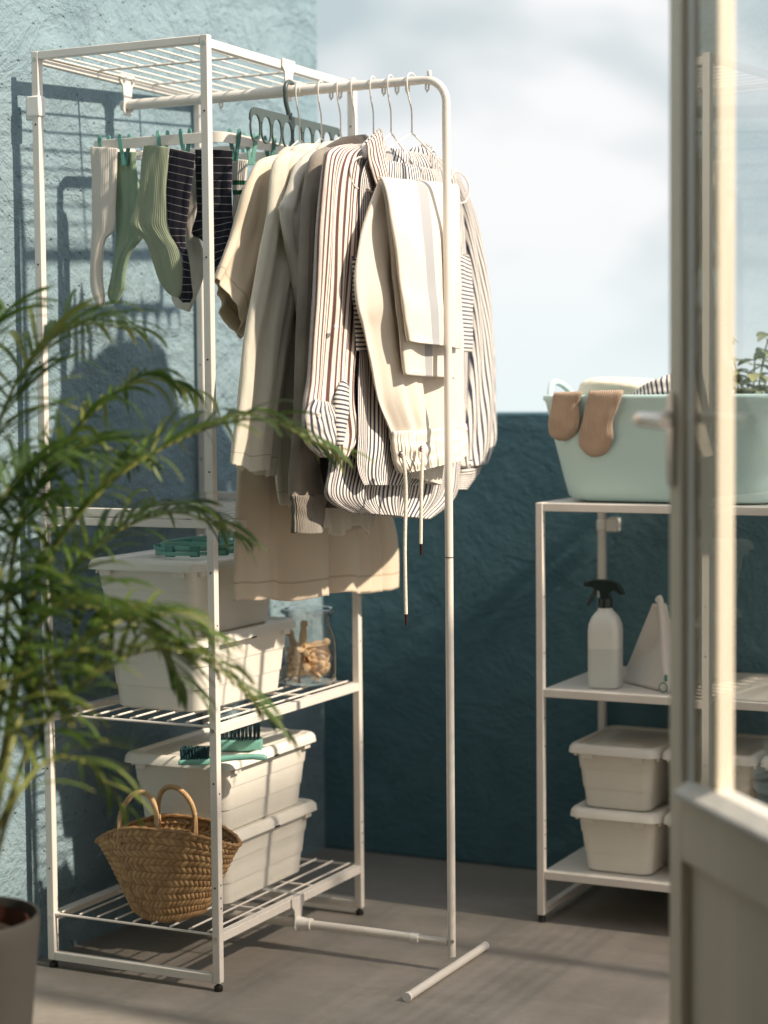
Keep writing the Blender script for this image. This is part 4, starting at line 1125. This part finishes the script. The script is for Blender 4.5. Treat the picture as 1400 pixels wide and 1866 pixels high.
# ------------------------------------------------------------------ potted palm
pc = V((.352, -.742, 0))
pc = far(-72, 1655, 3.0); pc = V((pc.x, pc.y, 0))
PHT = .345
pot = thing('plant_pot', 'round taupe ceramic plant pot in the near left corner', 'plant pot', pc)
MB().lathe([(0, .0), (.085, .0), (.092, .004), (.103, .15), (.118, PHT - .03), (.120, PHT - .004), (.119, PHT), (.115, PHT), (.113, PHT - .006), (.110, PHT - .05), (0, PHT - .05)], n=56).build('outer_pot', M['pot'], pot)
MB().lathe([(.100, PHT - .055), (.103, PHT - .012), (.100, PHT - .010), (.097, PHT - .04), (0, PHT - .038)], n=48).build('inner_pot', M['potin'], pot)
MB().lathe([(.096, PHT - .036), (.05, PHT - .030), (0, PHT - .028)], n=32).build('soil', M['soil'], pot)
palm = thing('palm_plant', 'bushy green areca palm with long arching fronds in the taupe pot', 'palm', (pc.x, pc.y, PHT - .05))
rp = random.Random(11)
def frond(ctrl, ll, n, tint0, curl=0., base=None):
    root = V((pc.x, pc.y, PHT - .04)) + V((rp.uniform(-.04, .04), rp.uniform(-.04, .04), 0))
    pts = [root] + [far(*c) for c in ctrl]
    pts = catmull(pts, 60)
    o_ = V((pc.x, pc.y, PHT - .05))
    st = MB(); st.tube([p - o_ for p in pts], [.0042 * (1 - i / 60) + .0009 for i in range(60)], 7)
    stem = st.build('frond_stem', M['stem'], palm)
    mb = MB(); 
    for i in range(n):
        f = .30 + .70 * (i / (n - 1))
        k = f * 59; k0 = min(int(k), 58); p = pts[k0].lerp(pts[k0 + 1], k - k0)
        t_ = (pts[k0 + 1] - pts[k0]).normalized()
        sidev = t_.cross(V((0, 0, 1)))
        if sidev.length < .15: sidev = V((1, 0, 0))
        sidev.normalize(); upv = sidev.cross(t_).normalized()
        env = (.45 + .55 * sin(pi * min(1, (f - .22) / .6) ** .8 * .9)) * (1 if f < .85 else 1 - (f - .85) * 2.2)
        for s_ in (-1, 1):
            if rp.random() < .04: continue
            Lf = ll * env * rp.uniform(.8, 1.12)
            fw = .55 + .75 * max(0, f - .3)
            d = (sidev * s_ * rp.uniform(.7, 1.0) + t_ * fw * rp.uniform(.8, 1.2) + upv * rp.uniform(.1, .5)).normalized()
            w_ = rp.uniform(.0028, .0054) * (1.0 if Lf > .08 else .7)
            segs = 8; q = p.copy(); vs = []; fs = []; tn = []
            droop = rp.uniform(.10, .26) * (1 + curl)
            tb = min(1, max(0, tint0 + rp.uniform(-.3, .3)))
            tw = rp.uniform(-.5, .5) * (1 + curl * 2)
            for m_ in range(segs + 1):
                g_ = m_ / segs
                wd = w_ * (sin(pi * min(.98, .12 + g_ * .86)) ** .7) + .0004
                la = d.cross(V((0, 0, 1)))
                if la.length < .1: la = V((1, 0, 0))
                la.normalize(); nz = la.cross(d).normalized()
                la2 = la * cos(tw * g_ * 2) + nz * sin(tw * g_ * 2); nz2 = la2.cross(d).normalized()
                vs += [q - o_ - la2 * wd + nz2 * wd * .35, q - o_, q - o_ + la2 * wd + nz2 * wd * .35]
                tn += [tb, tb + .05, tb] if m_ < segs else [min(1, tb + .4)] * 3
                q = q + d * (Lf / segs)
                d = (d + V((0, 0, -1)) * droop * (.4 + g_) + V((rp.uniform(-1, 1), rp.uniform(-1, 1), rp.uniform(-1, 1))) * .05).normalized()
            for m_ in range(segs):
                a = m_ * 3; fs += [(a, a + 1, a + 4, a + 3), (a + 1, a + 2, a + 5, a + 4)]
            mb.add(vs, fs, tint=tn)
    mb.build('leaflets', M['palm'], stem, auto=False)
D0 = 2.95
def fr(pts, d, ll, n, tint, curl=0):
    frond([(x_, y_, d + (.04 * i if True else 0)) for i, (x_, y_) in enumerate(pts)], ll * 1.18, int(n * .80), tint, curl)
fr([(0, 1400), (60, 1080), (180, 900), (330, 800), (470, 765), (592, 815)], 2.95, .17, 44, .55)
fr([(-10, 1300), (30, 980), (110, 820), (200, 725), (270, 690), (355, 715)], 3.0, .12, 30, .55, 1.2)
fr([(-50, 1250), (-30, 900), (10, 740), (70, 640), (150, 592), (230, 600)], 3.0, .17, 38, .6)
fr([(0, 1500), (60, 1350), (150, 1250), (270, 1185), (390, 1215), (500, 1320)], 2.85, .15, 40, .6)
fr([(-60, 1250), (-70, 900), (-60, 720), (-30, 620), (10, 570)], 2.95, .17, 34, .5)
fr([(0, 1400), (50, 1180), (130, 1040), (230, 960), (330, 935), (420, 975)], 3.0, .16, 40, .35)
fr([(10, 1500), (60, 1410), (110, 1380), (170, 1400), (225, 1470)], 2.75, .12, 16, .55)
fr([(-20, 1400), (20, 1220), (90, 1120), (180, 1110), (270, 1160), (330, 1240)], 2.85, .16, 38, .45)
fr([(-50, 1350), (-40, 1100), (-10, 940), (50, 850), (120, 840)], 2.8, .17, 38, .3)
fr([(0, 1450), (40, 1300), (110, 1200), (200, 1140), (290, 1120), (360, 1150)], 2.8, .15, 36, .55)
fr([(-30, 1450), (-20, 1320), (10, 1250), (60, 1230), (120, 1290)], 2.75, .14, 26, .6)

fr([(-40, 1350), (-10, 1100), (30, 960), (90, 860), (160, 810), (230, 830)], 2.9, .16, 38, .25)
fr([(-60, 1450), (-70, 1300), (-40, 1150), (20, 1080), (100, 1080)], 2.78, .16, 34, .25)
fr([(-80, 1400), (-90, 1180), (-60, 1010), (0, 920), (80, 910)], 2.85, .16, 34, .2)

# ------------------------------------------------------------------ leafy plant behind the tub
lp = thing('leafy_plant', 'small grey green leafy plant rising behind the tub at the right edge', 'plant', (hit(1372, 700, 1, 1.04).x, 1.04, .9005))
MB().lathe([(0, 0), (.035, 0), (.045, .08), (.043, .08), (.034, .07), (0, .07)], n=24).build('pot', M['pot'], lp)
rq = random.Random(21)
mb = MB(); lf = MB()
for k in range(11):
    a = rq.uniform(0, 2 * pi); top = V((rq.uniform(-.13, .06), rq.uniform(-.05, .05), rq.uniform(.24, .37)))
    pts = catmull([V((0, 0, .06)), V((top.x * .2, top.y * .2, top.z * .55)), V((top.x * .6, top.y * .6, top.z * .85)), top], 20)
    mb.tube(pts, [.0018] * 20, 6)
    for i in range(6, 20, 2):
        for s_ in (-1, 1):
            an = rq.uniform(0, 2 * pi); d = V((cos(an), sin(an), rq.uniform(-.4, .5))).normalized(); sd = d.cross(V((.2, .1, 1))).normalized(); nz = sd.cross(d)
            Lf = rq.uniform(.026, .044); vs = []; fs = []
            for m_ in range(7):
                g_ = m_ / 6; wd = .0145 * sin(pi * min(.97, max(.04, g_))) ** .7
                q = pts[i] + d * Lf * g_ - V((0, 0, 1)) * .01 * g_ * g_
                vs += [q - sd * wd + nz * wd * .3, q, q + sd * wd + nz * wd * .3]
            for m_ in range(6):
                a_ = m_ * 3; fs += [(a_, a_ + 1, a_ + 4, a_ + 3), (a_ + 1, a_ + 2, a_ + 5, a_ + 4)]
            lf.add(vs, fs, tint=rq.uniform(.1, .8))
mb.build('stems', M['stem'], lp); lf.build('leaves', M['leaf2'], lp, auto=False)

# ------------------------------------------------------------------ light
SD = V((1, -.05, .86)).normalized()      # towards the sun
elev = math.asin(SD.z); az = math.atan2(SD.y, SD.x)
sun = bpy.data.lights.new('sun', 'SUN'); sun.energy = 4.6; sun.angle = radians(1.5); sun.color = (1, .85, .67)
so = bpy.data.objects.new('sun', sun); col.objects.link(so)
so.rotation_mode = 'QUATERNION'; so.rotation_quaternion = SD.to_track_quat('Z', 'Y')

wd = bpy.data.worlds.new('World'); sc.world = wd; wd.use_nodes = True
t = NT(wd.node_tree); bg = wd.node_tree.nodes['Background']
sky = t.n('ShaderNodeTexSky'); sky.sky_type = 'NISHITA'; sky.sun_disc = False; sky.sun_elevation = elev; sky.sun_rotation = pi / 2 - az
tc = t.n('ShaderNodeTexCoord').outputs['Generated']
sp = t.n('ShaderNodeSeparateXYZ'); t.l(tc, sp.inputs[0]); z = sp.outputs[2]
# cloud field
mp = t.mapping(tc, (1, 1, 2.0))
cn = t.noise(mp, 4.4, 5, .52, .3)
cl_ = t.ramp(cn, [(.36, 0.), (.52, 1.)])
lowband = t.ramp(t.math('ADD', z, .0), [(.0, 1.), (.085, 0.)])
K = 10.0
def k_(c): return tuple(x * K for x in c)
skyc = t.mix(cl_, k_((.40, .475, .50)), k_((.71, .715, .72)))
skyc = t.mix(lowband, skyc, k_((.63, .695, .70)))
up = t.ramp(z, [(.20, 0.), (.42, 1.)])
fin = t.mix(up, skyc, t.mix(.65, sky.outputs[0], (9.0, 9.2, 9.4)))
t.l(fin, bg.inputs['Color']); bg.inputs['Strength'].default_value = .1
sc.view_settings.view_transform = 'Standard'; sc.view_settings.look = 'None'; sc.view_settings.exposure = .44; sc.view_settings.gamma = 1
